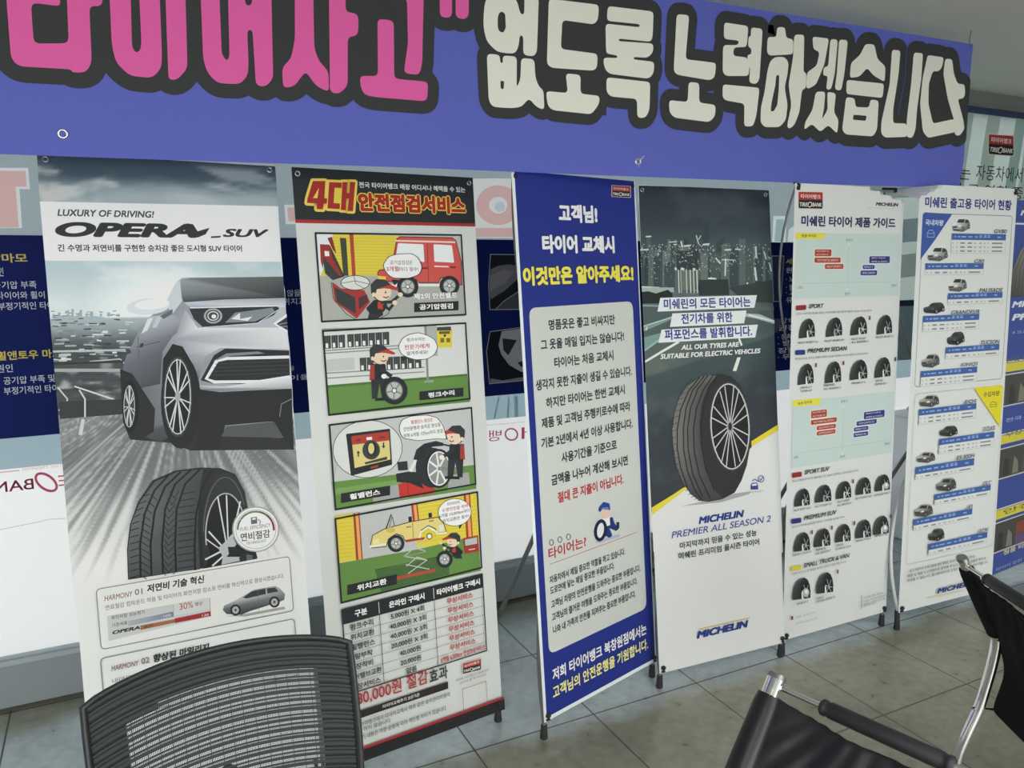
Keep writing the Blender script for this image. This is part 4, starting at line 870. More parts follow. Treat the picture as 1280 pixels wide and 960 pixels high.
S.line(Mq((435,318),(468,228)), 1.6, DK); S.line(Mq((455,310),(475,240),(490,300)), .8, DK); S.poly(Mq((582,242),(605,240),(606,275),(585,280)), DK); S.poly(Mq((715,218),(738,215),(740,245),(718,250)), DK); S.line(Mq((610,280),(615,385)), .6, DK); S.line(Mq((570,312),(600,308)), 1.2, (110,96,50)); S.line(Mq((720,272),(750,268)), 1.2, (110,96,50)); S.ell(*Mq((465,330))[0], 5.5, 3.5, (190,170,92)); S.line(Mq((328,440),(430,425)), 3, (214,210,196)); S.poly(Mq((345,395),(385,388),(390,418),(350,425)), (214,206,150)); S.poly(Mq((785,300),(815,295),(818,332),(790,338)), (206,206,200))
S.line(Mq((655,390),(665,345),(715,310),(765,340),(775,355),(835,350)), 2.2, (220,216,200))
wheel(*Mq((500,420))[0], 10.8, .98); c = Mq((722,372))[0]; S.ell(*c, 3.6, 4, DK); S.ell(*c, 2.6, 2.9, (220,220,214))
S.poly(Mq((560,400),(690,378),(690,392),(565,412)), (150,50,44)); S.line(Mq((555,430),(700,470),(560,505)), 1.2, (176,178,174)); S.line(Mq((690,390),(555,505),(705,530)), 1.2, (176,178,174)); S.line(Mq((560,505),(710,465)), .8, (90,92,90)); S.line(Mq((570,570),(640,510),(705,530),(580,620)), 1.2, (176,178,174)); S.line(Mq((565,560),(720,590)), 1.2, (176,178,174)); S.poly(Mq((500,640),(760,588),(762,606),(505,662)), (164,70,56))
S.poly(Mq((945,385),(1045,365),(1052,470),(955,490)), (150,52,48)); S.poly(Mq((958,395),(1038,378),(1040,425),(962,440)), (170,172,170)); S.line(Mq((955,440),(1048,422)), .8, DK); S.line(Mq((985,462),(1025,455)), 1, (220,200,196))
man(*Mq((880,440))[0], 15, -1, True); wheel(*Mq((822,525))[0], 10.4, .98)
S.poly(Mq((915,295),(945,285),(922,325)), DK); c = Mq((890,212))[0]; S.ell(*c, 21, 17.4, DK, -4); S.ell(*c, 20.3, 16.7, (220,221,217), -4)
S.text('타이어의', Mq((842,170))[0], Mq((922,155))[0], 4.2, DK, .01); S.text('수명연장을 위해', Mq((805,212))[0], Mq((978,182))[0], 4.8, (160,60,56), .01); S.text('6개월 10,000km마다', Mq((788,250))[0], Mq((992,212))[0], 4.8, DK, .008); S.text('위치교환은 필수!', Mq((808,282))[0], Mq((985,248))[0], 4.6, DK, .008)
plate(Mq((175,762))[0], Mq((505,690))[0], 12.5, '위치교환', .2, .8)
endpanel(b, t_)
# price table
S.begin('price_table', 'black and white price table with red service column')
u0, v1 = S.uv(*Nq((134,150))[0]); u1, v0 = S.uv(*Nq((1102,438))[0]); uL, vB = S.uv(*Nq((180,702))[0]); u0 = (u0+uL)/2
vB = v0+.0; ua = S.uv(*Nq((388,190))[0])[0]; ub = S.uv(*Nq((752,96))[0])[0]; vh = S.uv(*Nq((1072,20))[0])[1]; vt = S.uv(*Mq((1070,622))[0])[1]
S.fill([(u0,vh),(u1,vh),(u1,vt),(u0,vt)], (36,40,43))
for u in (ua, ub): S.path([(u,vh+.006),(u,vt-.006)], .002, (200,200,196))
rows = [vh-(vh-vB)*i/7 for i in range(8)]
for i in range(1, 7): S.path([(u0,rows[i]),(u1,rows[i])], .0012, (96,98,98))
for u in (ua, ub): S.path([(u,vB),(u,vh)], .002, (52,55,56))
S.path([(u0,vB),(u1,vB),(u1,vt),(u0,vt)], .004, (40,43,45), True)
def cell(t, ul, ur, v, h, col, bold=.02):
    V, Fs = text_mesh(t, 0, 0, 3); xs = [p[0] for p in V]; ys = [p[1] for p in V]; w = max(xs)-min(xs)
    sx = min(h/(max(ys)-min(ys)), (ur-ul)/w); sy = h/(max(ys)-min(ys)); c0 = (ul+ur)/2-sx*w/2
    for ox, oy in ((0,0), (bold,bold), (-bold,bold), (bold,-bold), (-bold,-bold)):
        S.tri([(c0+(x+ox-min(xs))*sx, v+(y+oy-min(ys))*sy) for x, y in V], Fs, ink(col)); S.lay -= .65
    S.lay += 1
hh = vt-vh
for t, l, r in (('구분', u0, ua), ('온라인 구매시', ua, ub), ('타이어뱅크 구매시', ub+.008, u1-.008)): cell(t, l, r, vh+hh*.3, hh*.42, (218,218,212), .035)
rh = (vh-vB)/7
L3 = [('펑크수리','5,000원 X 4회','무상서비스'),('위치교환','40,000원 X 3회','무상서비스'),('휠밸런스','40,000원 X 3회','무상서비스'),('탈부착','20,000원 X 3회','무상서비스'),('장착비','40,000원','무상서비스'),('에어밸브교환','20,000원','무상서비스'),('보장서비스','없음','6개월 6,000km 전심보상서비스')]
for i, (p, q, r) in enumerate(L3):
    v = rows[i+1]+rh*.2
    for t, l, rr_, c in ((p, u0+.006, ua-.006, (48,50,52)), (q, ua+.01, ub-.01, (48,50,52)), (r, ub+.01, u1-.006, (164,56,54))): cell(t, l, rr_, v, rh*.62, c)
S.begin('slogan', 'red and black savings slogan and small print')
S.text('380,000원 절감', Nq((196,812))[0], Nq((715,670))[0], 19, (160,46,48), .012, 0, 4); S.text('효과', Nq((722,655))[0], Nq((845,622))[0], 17, (48,50,52), .02, 0, 4)
p = Nq((205,898),(845,695),(842,655),(202,850)); ua_, va_ = S.uv(*p[0]); ub_, vb_ = S.uv(*p[1]); vm = (va_+vb_)/2; S.fill([(ua_,vm),(ub_,vm),(ub_,vm+.024),(ua_,vm+.024)], (44,40,40)); S.text('타이어교체주기 2년기준', Nq((410,818))[0], Nq((655,742))[0], 4.6, (210,208,202), .015)
S.text('※ 타이어뱅크에서 타이어교체시 위와 같은 유지관리비용의', Nq((208,950))[0], Nq((856,752))[0], 6, (74,76,76), .01); S.text('효과 하지 않습니다', (440, 917), Nq((462,915))[0], 6, (74,76,76), .01); S.text('※ 상기 내용은 차량 운동에 따라 개인별 차이가 있습니다.', (441, 925), Nq((835,838))[0], 6, (74,76,76), .01)
S.begin('logo_badge'); logo(S, Nq((942,592))[0], Nq((1062,562))[0], 13)
S.text('NAVER 타이어뱅크가 궁금하다면', Nq((896,640))[0], Nq((1112,576))[0], 3.4, (110,112,112)); S.text('QR코드를 찍어보세요', Nq((918,660))[0], Nq((1098,606))[0], 3.4, (120,122,122))
S.begin('code_frame', 'thin red square frame'); S.frame(Nq((948,852))[0], Nq((1096,640))[0], .0016, (150,80,76)); S.end()
S.begin('bottom_bar', 'black bar with red line along the bottom'); S.fill([(-.002,-.004),(.604,-.004),(.604,.034),(-.002,.034)], (38,36,37)); S.fill([(0,.034),(.602,.034),(.602,.042),(0,.042)], (150,42,46)); S.end()

# --- 3: blue customer notice
S = stand(3, 'blue banner with white text panel and yellow headline in Korean', (210, 216, 222))
P = crop(590, 200, .1875); R_ = crop(630, 360, .1875); T_ = crop(630, 540, .1875); V_ = crop(630, 700, .1875)
WT = (222,225,226); YE = (222,206,84)
S.begin('blue_field', 'deep blue printed ground'); S.fill([(.013,.014),(.594,.014),(.594,1.8),(.013,1.8)], (34,46,122))
S.begin('headline', 'white and yellow headline')
S.text('고객님!', P((580,420))[0], P((838,420))[0], 23, WT, .055, 0, 4, edge=((26,34,80), .03)); S.text('타이어 교체시', P((470,625))[0], P((952,622))[0], 23, WT, .055, 0, 4, edge=((26,34,80), .03)); S.text('이것만은 알아주세요!', P((342,838))[0], P((1078,815))[0], 23, YE, .055, 0, 4, edge=((26,30,60), .03))
S.begin('text_panel', 'white rounded panel with black and red Korean text')
S.box(V_((300,630))[0], R_((856,88))[0], (188,191,186), .03)
S.lay += 2
def lines(L, h, col, b=.02):
    for t, x0, y0, x1, y1, cr in L: S.text(t, cr((x0,y0))[0], cr((x1,y1))[0], h, col, b)
lines([('명품옷은 좋고 비싸지만',298,278,740,248,R_),('그 옷을 매일 입지는 않습니다!',245,412,800,358,R_),('타이어는 처음 교체시',335,530,730,485,R_),('생각지 못한 지출이 생길 수 있습니다.',212,682,852,588,R_),('하지만 타이어는 한번 교체시',280,796,805,716,R_),('제품 및 고객님 주행키로수에 따라',250,932,842,826,R_),('기본 2년에서 4년 이상 사용합니다.',248,105,858,-20,T_),('사용기간을 기준으로',382,200,752,125,T_),('금액을 나누어 계산해 보시면',315,350,825,228,T_)], 13.2, (46,50,52), .034)
S.text('절대 큰 지출이 아닙니다.', T_((358,468))[0], T_((796,352))[0], 13.5, (164,54,56), .034)
for x, y in ((314,736),(370,716),(428,698)): c = T_((x,y))[0]; S.ring(c[0], c[1], 2.9, 4, 1.0, (70,74,78))
S.text('타이어는?', T_((296,845))[0], T_((548,770))[0], 14.5, (160,50,54), .022); S.path([S.uv(*T_((304,882))[0]), (S.uv(*T_((886,676))[0])[0], S.uv(*T_((304,882))[0])[1])], .002, (176,110,110))
lines([('자동차에서 제일 중요한 역할을 하고 있습니다.',302,138,806,-15,V_),('도로면에 닿는 제일 중요한 부품입니다.',306,224,735,68,V_),('고객님 차량의 안전운행을 도와주는 중요한 부품입니다.',312,312,908,85,V_),('고객님의 즐거운 여행을 도와주는 중요한 부품입니다.',318,400,888,170,V_),('나와 내 가족의 안전을 지켜주는 중요한 부품입니다.',325,486,875,255,V_)], 9.8, (56,60,62), .034)
S.begin('printed_cartoon', 'small cartoon of a mechanic in blue pushing a tyre')
S.poly(T_((600,735),(690,700),(770,680),(765,700),(640,738)), (160,166,186)); S.poly(T_((655,590),(720,565),(735,610),(765,640),(745,660),(700,640),(720,690),(700,706),(670,690)), (36,50,110), r=.004); S.poly(T_((655,575),(700,555),(705,620),(670,630),(650,600)), (214,214,212), r=.003); c = T_((672,545))[0]; S.ell(*c, 6.2, 6, (210,180,160)); S.poly(T_((630,500),(660,465),(700,475),(706,520),(660,505),(635,535),(625,520)), (38,60,130), r=.004); S.poly(T_((640,505),(690,500),(700,520),(660,515)), (90,120,176)); S.poly(T_((745,600),(765,600),(765,640),(750,650)), (40,44,60))
c = T_((640,655))[0]; S.ell(*c, 8, 14, (30,34,60), 8); S.ell(*c, 4.2, 9.5, (206,210,208), 8)
S.begin('footer_text', 'white and yellow text along the bottom')
S.text('저희 타이어뱅크 북창원점에서는', V_((322,800))[0], V_((948,500))[0], 15.5, WT, .03, 0, 3); S.text('고객님의 안전운행을 기원합니다.', V_((324,925))[0], V_((958,595))[0], 15.5, (222,212,140), .03, 0, 3)
S.begin('logo_badge'); logo(S, P((930,243))[0], P((1052,250))[0], 13.5); S.end()

# --- 4: night city and tyre
S = stand(4, 'banner with night city skyline above a dark road and a large tyre', (202, 203, 202))
P = crop(780, 200, .1875); R_ = crop(780, 360, .1875); T_ = crop(780, 520, .1875); V_ = crop(780, 680, .1875)
S.begin('printed_night_photo', 'dark photo of a night city and motorway bend')
random.seed(5)
def night(a, b):
    if b < .40:
        c = mix((44,54,60), (92,108,112), ss(.02, .40, b)); return mix(c, (70,80,84), .5*ss(0,.5,fbm(a*3,b*8,2)))
    if b < .58: return mix((70,86,86), (88,98,92), .5+fbm(a*6, b*12, 3))
    c = mix((60,74,76), (50,56,62), ss(.58,.8,b)); return mix(c, (82,90,94), .45*ss(.0,.5,fbm(a*2.5+b*3, b*7-a*2, 6)))
S.image([P((97,170))[0], P((965,195))[0], (978.5, 545), (813, 640)], 50, 90, night)
random.seed(11)
for i in range(64):
    x = 100+random.random()*880; w = 18+random.random()*46; top = 520+random.random()*190+(60 if 500 < x < 560 else 0); y1 = 830+random.random()*60
    if x+w > 975: w = 975-x
    S.poly(P((x,top),(x+w,top),(x+w,y1),(x,y1)), random.choice([(56,68,70),(70,84,84),(84,98,96),(60,74,78),(48,58,60),(96,108,104)]))
S.poly(P((528,430),(545,415),(565,430),(566,560),(526,560)), (52,64,70)); S.poly(P((345,610),(495,600),(497,735),(350,735)), (48,58,60)); S.poly(P((150,500),(175,498),(178,600),(150,600)), (74,88,90))
for i in range(430):
    x = 102+random.random()*868; y = 560+abs(random.gauss(0,.5))*230
    if y > 880: continue
    w = 2+random.random()*5; h = 2+random.random()*6
    l = S.lay; S.poly(P((x,y),(x+w,y),(x+w,y+h),(x,y+h)), random.choice([(206,216,212),(180,200,194),(150,170,166),(214,206,186),(120,140,138)])); S.lay = l if i % 40 else l+1
S.lay += 2
for x0, y0, x1, y1, w in ((145,512,178,510,1.5), (300,548,350,545,1.2), (330,565,350,563,1.2), (400,575,440,570,2), (378,545,388,580,2), (480,505,495,560,1.4), (495,530,510,505,1), (525,565,565,560,2), (670,600,710,598,1.6), (740,595,775,598,1.5), (610,655,640,690,2), (650,665,740,668,1), (675,660,672,770,2), (560,790,610,792,2), (875,580,880,650,2.6), (870,720,880,800,3), (930,610,945,660,1.6), (968,690,978,740,2.2), (820,820,822,900,2.4), (885,840,880,900,2.2), (340,722,345,730,3), (380,725,395,728,3), (460,728,470,730,3), (105,600,160,598,1.6), (115,850,230,855,3)): S.line(P((x0,y0),(x1,y1)), w, (190,206,200))
for x in (360, 375, 412, 438, 460, 482): S.line(P((x,735),(x+5,885)), 1.6, random.choice([(180,186,170),(150,160,150),(196,200,184)]))
S.poly(P((105,850),(330,850),(330,880),(120,895),(105,890)), (150,164,158)); S.poly(P((105,880),(160,875),(210,890),(290,865),(320,890),(325,955),(108,958)), (34,40,40)); S.poly(P((495,800),(690,795),(700,900),(500,905)), (44,54,54)); S.poly(P((690,850),(985,800),(990,955),(800,940)), (52,62,60))
S.poly(R_((107,115),(280,110),(320,140),(300,215),(118,255)), (72,88,88)); S.line(R_((107,118),(290,122)), 2, (130,150,148)); S.poly(R_((115,255),(330,185),(335,200),(120,290)), (120,140,138)); S.poly(R_((118,330),(240,300),(250,320),(120,420)), (112,140,138)); S.line(R_((118,255),(330,190)), 1.4, (170,190,186)); S.line(R_((122,415),(240,340),(300,300)), 3, (140,166,164)); S.line(R_((130,490),(240,430),(360,360)), 3.2, (206,212,208)); S.line(R_((145,280),(150,262)), 2, (190,200,196))
S.poly(R_((810,120),(1000,125),(1003,150),(870,150)), (84,98,96)); S.poly(R_((810,170),(900,175),(1005,215),(1005,240),(880,205),(805,190)), (160,174,172)); S.line(R_((830,180),(1005,222)), 2, (206,212,208)); S.line(R_((765,340),(780,380)), 3, (206,210,206)); S.poly(R_((752,462),(775,462),(745,555),(722,552)), (206,210,206))
S.begin('yellow_stripe', 'yellow band where the photo ends')
S.poly([(813.5,634.5),(857,608),(860,611),(814,645)], (206,190,60)); S.poly([*T_((175,620),(395,475),(410,488),(178,662))], (206,190,60)); S.poly(T_((845,168),(1026,55),(1028,95),(848,205)), (206,190,60))
S.poly([*T_((178,662),(410,488),(560,560),(848,205),(1028,95)), (981,690), (816,690)], (202,203,202))
S.begin('printed_tyre', 'large tyre with a thin spoked alloy wheel')
S.poly(T_((380,600),(560,560),(740,515),(850,500),(830,520),(640,575)), (150,152,152))
tt = R_((500,592),(560,578),(640,572),(710,588),(765,640),(805,720),(832,820),(843,940))+T_((848,60),(838,200),(815,330),(780,430),(735,510),(650,555),(560,572),(500,565),(440,520),(385,440),(345,330),(325,200),(318,90))+R_((322,930),(335,830),(362,740),(410,660))
S.poly(tt, (46,47,49), r=.004)
S.poly(R_((500,592),(570,578),(610,585),(560,650),(515,770),(500,900))+T_((505,130),(520,260),(560,400),(610,500),(660,552),(560,572),(500,565),(440,520),(385,440),(345,330),(325,200),(318,90))+R_((322,930),(335,830),(362,740),(410,660)), [(96,94,92)]*3+[(70,70,71)]*3+[(66,66,67)]*4+[(58,58,59)]+[(64,64,65)]*3+[(82,81,80),(100,98,96),(112,110,106),(116,113,110),(112,110,106),(110,108,104),(108,105,102),(104,102,100)])
for ps_ in (((530,590),(455,680),(410,800),(392,940),(395,1080),(420,1220),(470,1350),(520,1415)), ((555,585),(490,670),(440,800),(420,940),(425,1080),(455,1240),(520,1390)), ((590,583),(525,680),(480,800),(460,940),(465,1090),(500,1250),(570,1400)), ((500,595),(425,690),(375,810),(352,940),(352,1070),(375,1200),(420,1330)), ((620,590),(565,670),(530,780),(512,900),(512,1040),(540,1200),(600,1350))): S.line(R_(*ps_), 1.7, (34,35,36))
for i in range(24):
    th = radians(118+i*6.2); x0, y0 = 520+200*cos(th)*1.0, 1000-425*sin(th); S.line(R_((x0-2,y0),(x0+32,y0-12)), .7, (56,56,56))
c = (911.8, 533.0); S.ring(*c, 26, 56, 1.4, (62,63,64), -3); S.ell(*c, 24.5, 54, (34,35,37), -3); S.ring(*c, 24.5, 54, 1.6, (186,187,186), -3)
for i in range(8):
    th = 2*pi*i/8+.35
    for d in (-.09, .09):
        S.line([(c[0]+3*cos(th+d*3), c[1]+6*sin(th+d*3)), (c[0]+23*cos(th+d*1.6), c[1]+52*sin(th+d*1.6))], 1.5, (186,187,185))
S.ell(*c, 4, 8, (150,151,150)); S.ell(*c, 2.4, 5, (40,41,42))
S.begin('headline', 'navy Korean headline on white strips')
ws = (208,213,213)
for q in (((238,66),(882,48),(864,132),(218,158)), ((318,170),(812,150),(796,236),(302,260)), ((246,278),(888,244),(870,330),(224,366))): S.poly(R_(*q), ws)
NV = (44,58,128)
S.text('미쉐린의 모든 타이어는', R_((262,142))[0], R_((840,128))[0], 13, NV, .03, 0, 4); S.text('전기차를 위한', R_((378,242))[0], R_((720,228))[0], 13, NV, .03, 0, 4); S.text('퍼포먼스를 발휘합니다.', R_((268,348))[0], R_((850,322))[0], 13.5, NV, .03, 0, 4)
S.text('ALL OUR TYRES ARE', R_((378,416))[0], R_((764,390))[0], 6.4, (222,226,226), .04, .2); S.text('SUITABLE FOR ELECTRIC VEHICLES', R_((238,474))[0], R_((906,436))[0], 6.4, (222,226,226), .04, .2)
S.begin('product_name', 'navy product lettering with small Korean lines')
S.text('MICHELIN', T_((492,722))[0], T_((798,672))[0], 9.5, (38,56,122), .06, .22, 4); S.text('PREMIER ALL SEASON 2', T_((312,814))[0], T_((974,705))[0], 8.4, (60,78,136), .012, .2)
S.text('마지막까지 믿을 수 있는 성능', T_((368,885))[0], T_((880,800))[0], 8.6, (60,64,66), .034); S.text('미쉐린 프리미엄 올시즌 타이어', T_((360,952))[0], T_((898,862))[0], 8.6, (60,64,66), .034)
S.begin('printed_icon', 'small blue car and plug icon'); S.poly(T_((840,490),(838,462),(848,445),(880,442),(888,462),(890,488)), (52,68,128), r=.002); S.poly(T_((850,452),(876,449),(880,462),(846,465)), (210,214,214)); c = T_((908,418))[0]; S.ring(*c, 4, 4.5, .9, (52,68,128)); S.line(T_((898,418),(906,428),(920,404)), 1, (52,68,128)); S.line(T_((850,430),(868,420),(888,435),(898,432)), 1.1, (52,68,128)); S.text('EV READY', T_((848,514))[0], T_((922,505))[0], 2.6, (150,154,156))
S.begin('brand_lettering', 'navy italic brand word under a gold line')
S.text('MICHELIN', V_((480,628))[0], V_((826,555))[0], 9.6, (38,56,122), .06, .22, 4); p = S.uv(*V_((496,566))[0]); q = S.uv(*V_((832,490))[0]); vm = (p[1]+q[1])/2; S.path([(p[0],vm),(q[0],vm)], .004, (190,172,104)); S.end()

# --- 5: white tyre product guide
def ear(u0, u1):
    def f(u, v):
        d = -.24*max(0, 1-u/.125-(1.8-v)/.055) if u0 else 0
        return d-(.20*max(0, 1-(.6-u)/.2-(1.8-v)/.048) if u1 else 0)
    return f
S = stand(5, 'white tyre product guide board with two pale green charts and rows of tyres', (198, 200, 199), .075, .05, ear(0, 1))
a = crop(970, 210, .140625); b = crop(970, 340, .140625); c5 = crop(970, 460, .140625); d = crop(970, 570, .140625); e5 = crop(970, 670, .140625)
S.begin('logo_badge'); logo(S, a((200,358))[0], a((414,362))[0], 20.5)
S.begin('brand_lettering', 'navy brand word, top right'); S.text('MICHELIN', a((884,338))[0], a((1088,342))[0], 4.6, (36,42,72), .06, .22); S.line(a((820,352),(1048,360)), .7, (190,180,140))
S.begin('headline', 'navy Korean headline'); S.text('미쉐린 타이어 제품 가이드', a((222,524))[0], a((1060,530))[0], 13.2, (38,46,80), .04, 0, 4)
RC = (150,62,44); BC = (40,50,112); PG = (178,194,190)
def chart(q, bl, tr, tagq, tagt, vline, hline, L, texts):
    S.begin('printed_chart', 'pale green chart with red and blue bars and a yellow tag'); S.box(bl, tr, PG)
    S.poly(tagq, (206,198,70)); m = tagq[3]; n = tagq[2]; S.text(tagt, (m[0]+(n[0]-m[0])*.2, m[1]+(n[1]-m[1])*.2-1.8), (m[0]+(n[0]-m[0])*.72, m[1]+(n[1]-m[1])*.72-1.8), 4.2, (90,90,50), .03)
    u0, v0 = S.uv(*vline[0]); u1, v1 = S.uv(*vline[1]); S.path([(u0,v0),(u0,v1)], .0016, (160,172,166)); S.fill([(u0-.004,v0),(u0+.004,v0),(u0,v0+.008)], (222,226,224)); S.fill([(u0-.004,v1),(u0+.004,v1),(u0,v1-.008)], (222,226,224))
    u2, v2 = S.uv(*hline[0]); u3, v3 = S.uv(*hline[1]); S.path([(u2,(v2+v3)/2),(u3,(v2+v3)/2)], .0016, (160,172,166))
    for x0, y0, x1, y1, h, cc, t in L:
        p0, p1 = q((x0,y0),(x1,y1)); ua, va = S.uv(*p0); ub, vb = S.uv(*p1); hm = h*.140625*S.mpp(*p0); v = (va+vb)/2
        P = [(ua,v),(ub,v),(ub,v+hm),(ua,v+hm)]; g = .0035
        S.fill([(ua-g,v-g),(ub+g,v-g),(ub+g,v+hm+g),(ua-g,v+hm+g)], (224,200,192) if cc == RC else (196,204,216), r=.006); S.fill(P, cc, r=.006)
        n_ = len(t)
        for i, s_ in enumerate(t):
            V, Fs = text_mesh(s_, 0, .15, 2); xs = [k[0] for k in V]; ys = [k[1] for k in V]; w = (ub-ua)*.8; hh_ = hm/n_*.42; vv = v+hm*(1-(i+1)/n_)+hm/n_*.28
            sx = min(w/(max(xs)-min(xs)), hh_/(max(ys)-min(ys))*1.1); S.tri([(ua+(ub-ua)*.1+(x-min(xs))*sx, vv+(y-min(ys))/(max(ys)-min(ys))*hh_) for x, y in V], Fs, ink((214,206,204)))
    for t, p0, p1 in texts: S.text(t, p0, p1, 3.2, (96,102,98), .01)
chart(a, b((165,238))[0], a((1108,590))[0], a((178,575),(442,580),(425,630),(176,630)), '승용 타이어', (a((645,690))[0], b((632,150))[0]), (b((222,98))[0], b((1040,88))[0]),
  [(342,785,490,785,62,RC,('PILOT SPORT 4 S','PILOT SPORT EV')),(340,842,572,842,46,RC,('PILOT SPORT ALL SEASON 4',)),(432,897,597,897,44,RC,('PILOT SPORT 5',)),(826,846,1008,846,62,BC,('PRIMACY TOUR A/S','PREMIER ALL SEASON 2')),(768,898,874,898,36,BC,('PRIMACY 4',)),(748,954,895,954,44,BC,('CROSS CLIMATE +',))],
  [('온로드', a((618,652))[0], a((682,652))[0]), ('스포츠', b((192,148))[0], b((234,146))[0]), ('컴포트', b((1025,132))[0], b((1070,130))[0]), ('올시즌', b((608,204))[0], b((654,203))[0])])
chart(c5, d((132,110))[0], c5((1050,205))[0], c5((148,288),(402,265),(382,325),(145,345)), 'SUV 타이어', (c5((600,345))[0], c5((592,750))[0]), (c5((190,758))[0], c5((985,640))[0]),
  [(308,448,448,432,66,RC,('PILOT SPORT 4 SUV','PILOT SPORT EV')),(306,506,536,478,42,RC,('PILOT SPORT ALL SEASON 4',)),(358,556,528,530,38,RC,('PILOT SPORT 4 SUV',)),(358,604,524,578,38,RC,('LATITUDE SPORT 3',)),(776,456,960,434,64,BC,('PRIMACY TOUR A/S','PREMIER ALL SEASON 2')),(712,514,890,492,40,BC,('CROSS CLIMATE 2 SUV',)),(688,566,816,548,36,BC,('PRIMACY SUV+',)),(685,616,814,598,38,BC,('PRIMACY ALL',))],
  [('온로드', c5((572,308))[0], c5((632,302))[0]), ('스포츠', c5((150,806))[0], c5((196,800))[0]), ('컴포트', c5((960,686))[0], c5((1008,678))[0]), ('올시즌', c5((566,800))[0], c5((610,794))[0])])
def tyre(q, xl, xr, yb, yt, k=0):
    """half tyre cut off at the bottom: tread on the left, wheel on the right"""
    w = xr-xl; h = yb-yt; sl = -.13*w
    def f(x, y): return q((xl+x*w, yt+y*h+sl*(x-.5)))[0]
    out = [f(0,1.0),f(.01,.72),f(.08,.42),f(.22,.16),f(.42,.03),f(.66,.0),f(.84,.12),f(.95,.36),f(1.0,.68),f(.99,1.0)]
    S.poly(out, (42,45,45), r=.002)
    S.poly([f(0,1),f(.01,.72),f(.08,.42),f(.22,.16),f(.42,.03),f(.62,.03),f(.45,.2),f(.38,.5),f(.42,1)], [(52,56,55),(64,68,66),(78,81,78),(90,92,89),(92,94,91),(74,76,74),(56,59,58),(48,51,50),(48,51,50)])
    for x in (.10, .2, .3): S.line([f(x,1), f(x+.02,.6), f(x+.16,.2), f(x+.30,.06)], .5, (32,34,34))
    S.poly([f(.5,1),f(.48,.62),f(.58,.3),f(.74,.2),f(.88,.36),f(.95,.7),f(.95,1)], (28,30,30))
    sp = (150,156,154) if k != 2 else (184,188,186)
    for u0, v0, u1, v1 in ((.52,.62,.74,.72),(.62,.34,.74,.72),(.86,.40,.74,.72),(.93,.76,.74,.72),(.60,.98,.74,.72),(.86,.98,.74,.72)): S.line([f(u0,v0), f(u1,v1)], .9, sp)
    S.poly([f(.50,1),f(.49,.7),f(.56,.62),f(.60,1)], (206,210,207) if k != 1 else sp); S.ell(*f(.74,.74), w*.010, h*.010, sp)
    if k == 3: S.ell(*f(.74,.72), w*.026, h*.030, (160,168,168)); S.ell(*f(.76,.68), w*.013, h*.016, (210,214,214))
def section(q, name, tagc, pill, tx, desc, row, names, marks=(), h=5.6):
    S.begin('tyre_row', 'row of small cut-off tyres under the heading '+name)
    S.poly(q(*pill), tagc, r=.006); S.text(name, q(tx[0])[0], q(tx[1])[0], h, (52,56,58), .03, .22)
    S.text(desc[0], q(desc[1])[0], q(desc[2])[0], 3.0, (120,124,124), .01)
    for r_ in row: tyre(q, *r_)
    for t, p0, p1 in names: S.text(t, q(p0)[0], q(p1)[0], 2.6, (84,88,88), .015, .15)
    for x, y in marks: S.poly(q((x-6,y-17),(x+7,y-19),(x+7,y+16),(x-6,y+18)), (110,48,52))
section(b, 'SPORT', (132,44,50), ((172,298),(264,292),(264,336),(172,342)), ((285,326),(420,318)), ('스포츠 드라이빙 성능을 원하는 드라이버를 위한 마지막 명품의 고성능 스포츠 타이어', (172,384), (845,352)),
  [(198,342,582,415,0),(436,584,570,405,1),(654,804,556,396,2),(888,1026,548,382,0)], [('PILOT SPORT 4 S',(188,638),(365,630)),('PILOT SPORT EV',(424,624),(600,612)),('PILOT SPORT',(664,604),(796,598)),('ALL SEASON 4',(662,634),(812,624)),('PILOT SPORT 5',(882,590),(1036,580))], [(826,408)])
section(b, 'PREMIUM SEDAN', (44,52,112), ((164,694),(252,690),(252,734),(164,738)), ((272,718),(625,700)), ('편안한 승차감, 정숙성, 특별한 핸들링 성능을 자랑하는 최고급 세단용 프리미엄 타이어', (162,784), (806,734)),
  [(186,328,995,815,0),(427,572,980,795,0),(648,804,952,780,0),(868,1010,932,758,0)], [('PRIMACY',(212,1038),(312,1030)),('TOUR A/S',(208,1068),(310,1060)),('PREMIER',(414,1018),(512,1008)),('ALL SEASON 2',(412,1048),(566,1034)),('PRIMACY 4',(664,998),(782,988)),('CROSS',(874,976),(938,970)),('CLIMATE +',(870,1006),(982,996))], [(346,828),(590,808),(1052,775)])
section(d, 'SPORT SUV', (132,44,50), ((134,148),(220,136),(220,180),(134,192)), ((243,162),(468,130)), ('온로드 핸들링과 우수한 제동력을 가진 고성능 프리미엄 스포츠 SUV용 타이어', (134,238), (718,132)),
  [(152,292,440,288,0),(336,482,404,254,1),(522,658,372,222,2),(698,832,336,188,0),(866,1000,304,162,3)], [('PILOT SPORT 4 SUV',(148,492),(300,462)),('PILOT SPORT EV',(334,458),(482,428)),('PILOT SPORT',(534,416),(645,394)),('ALL SEASON 4',(530,448),(656,420)),('PILOT SPORT 4 SUV',(694,388),(838,360)),('LATITUDE SPORT 3',(862,358),(1010,328))], [(672,222)])
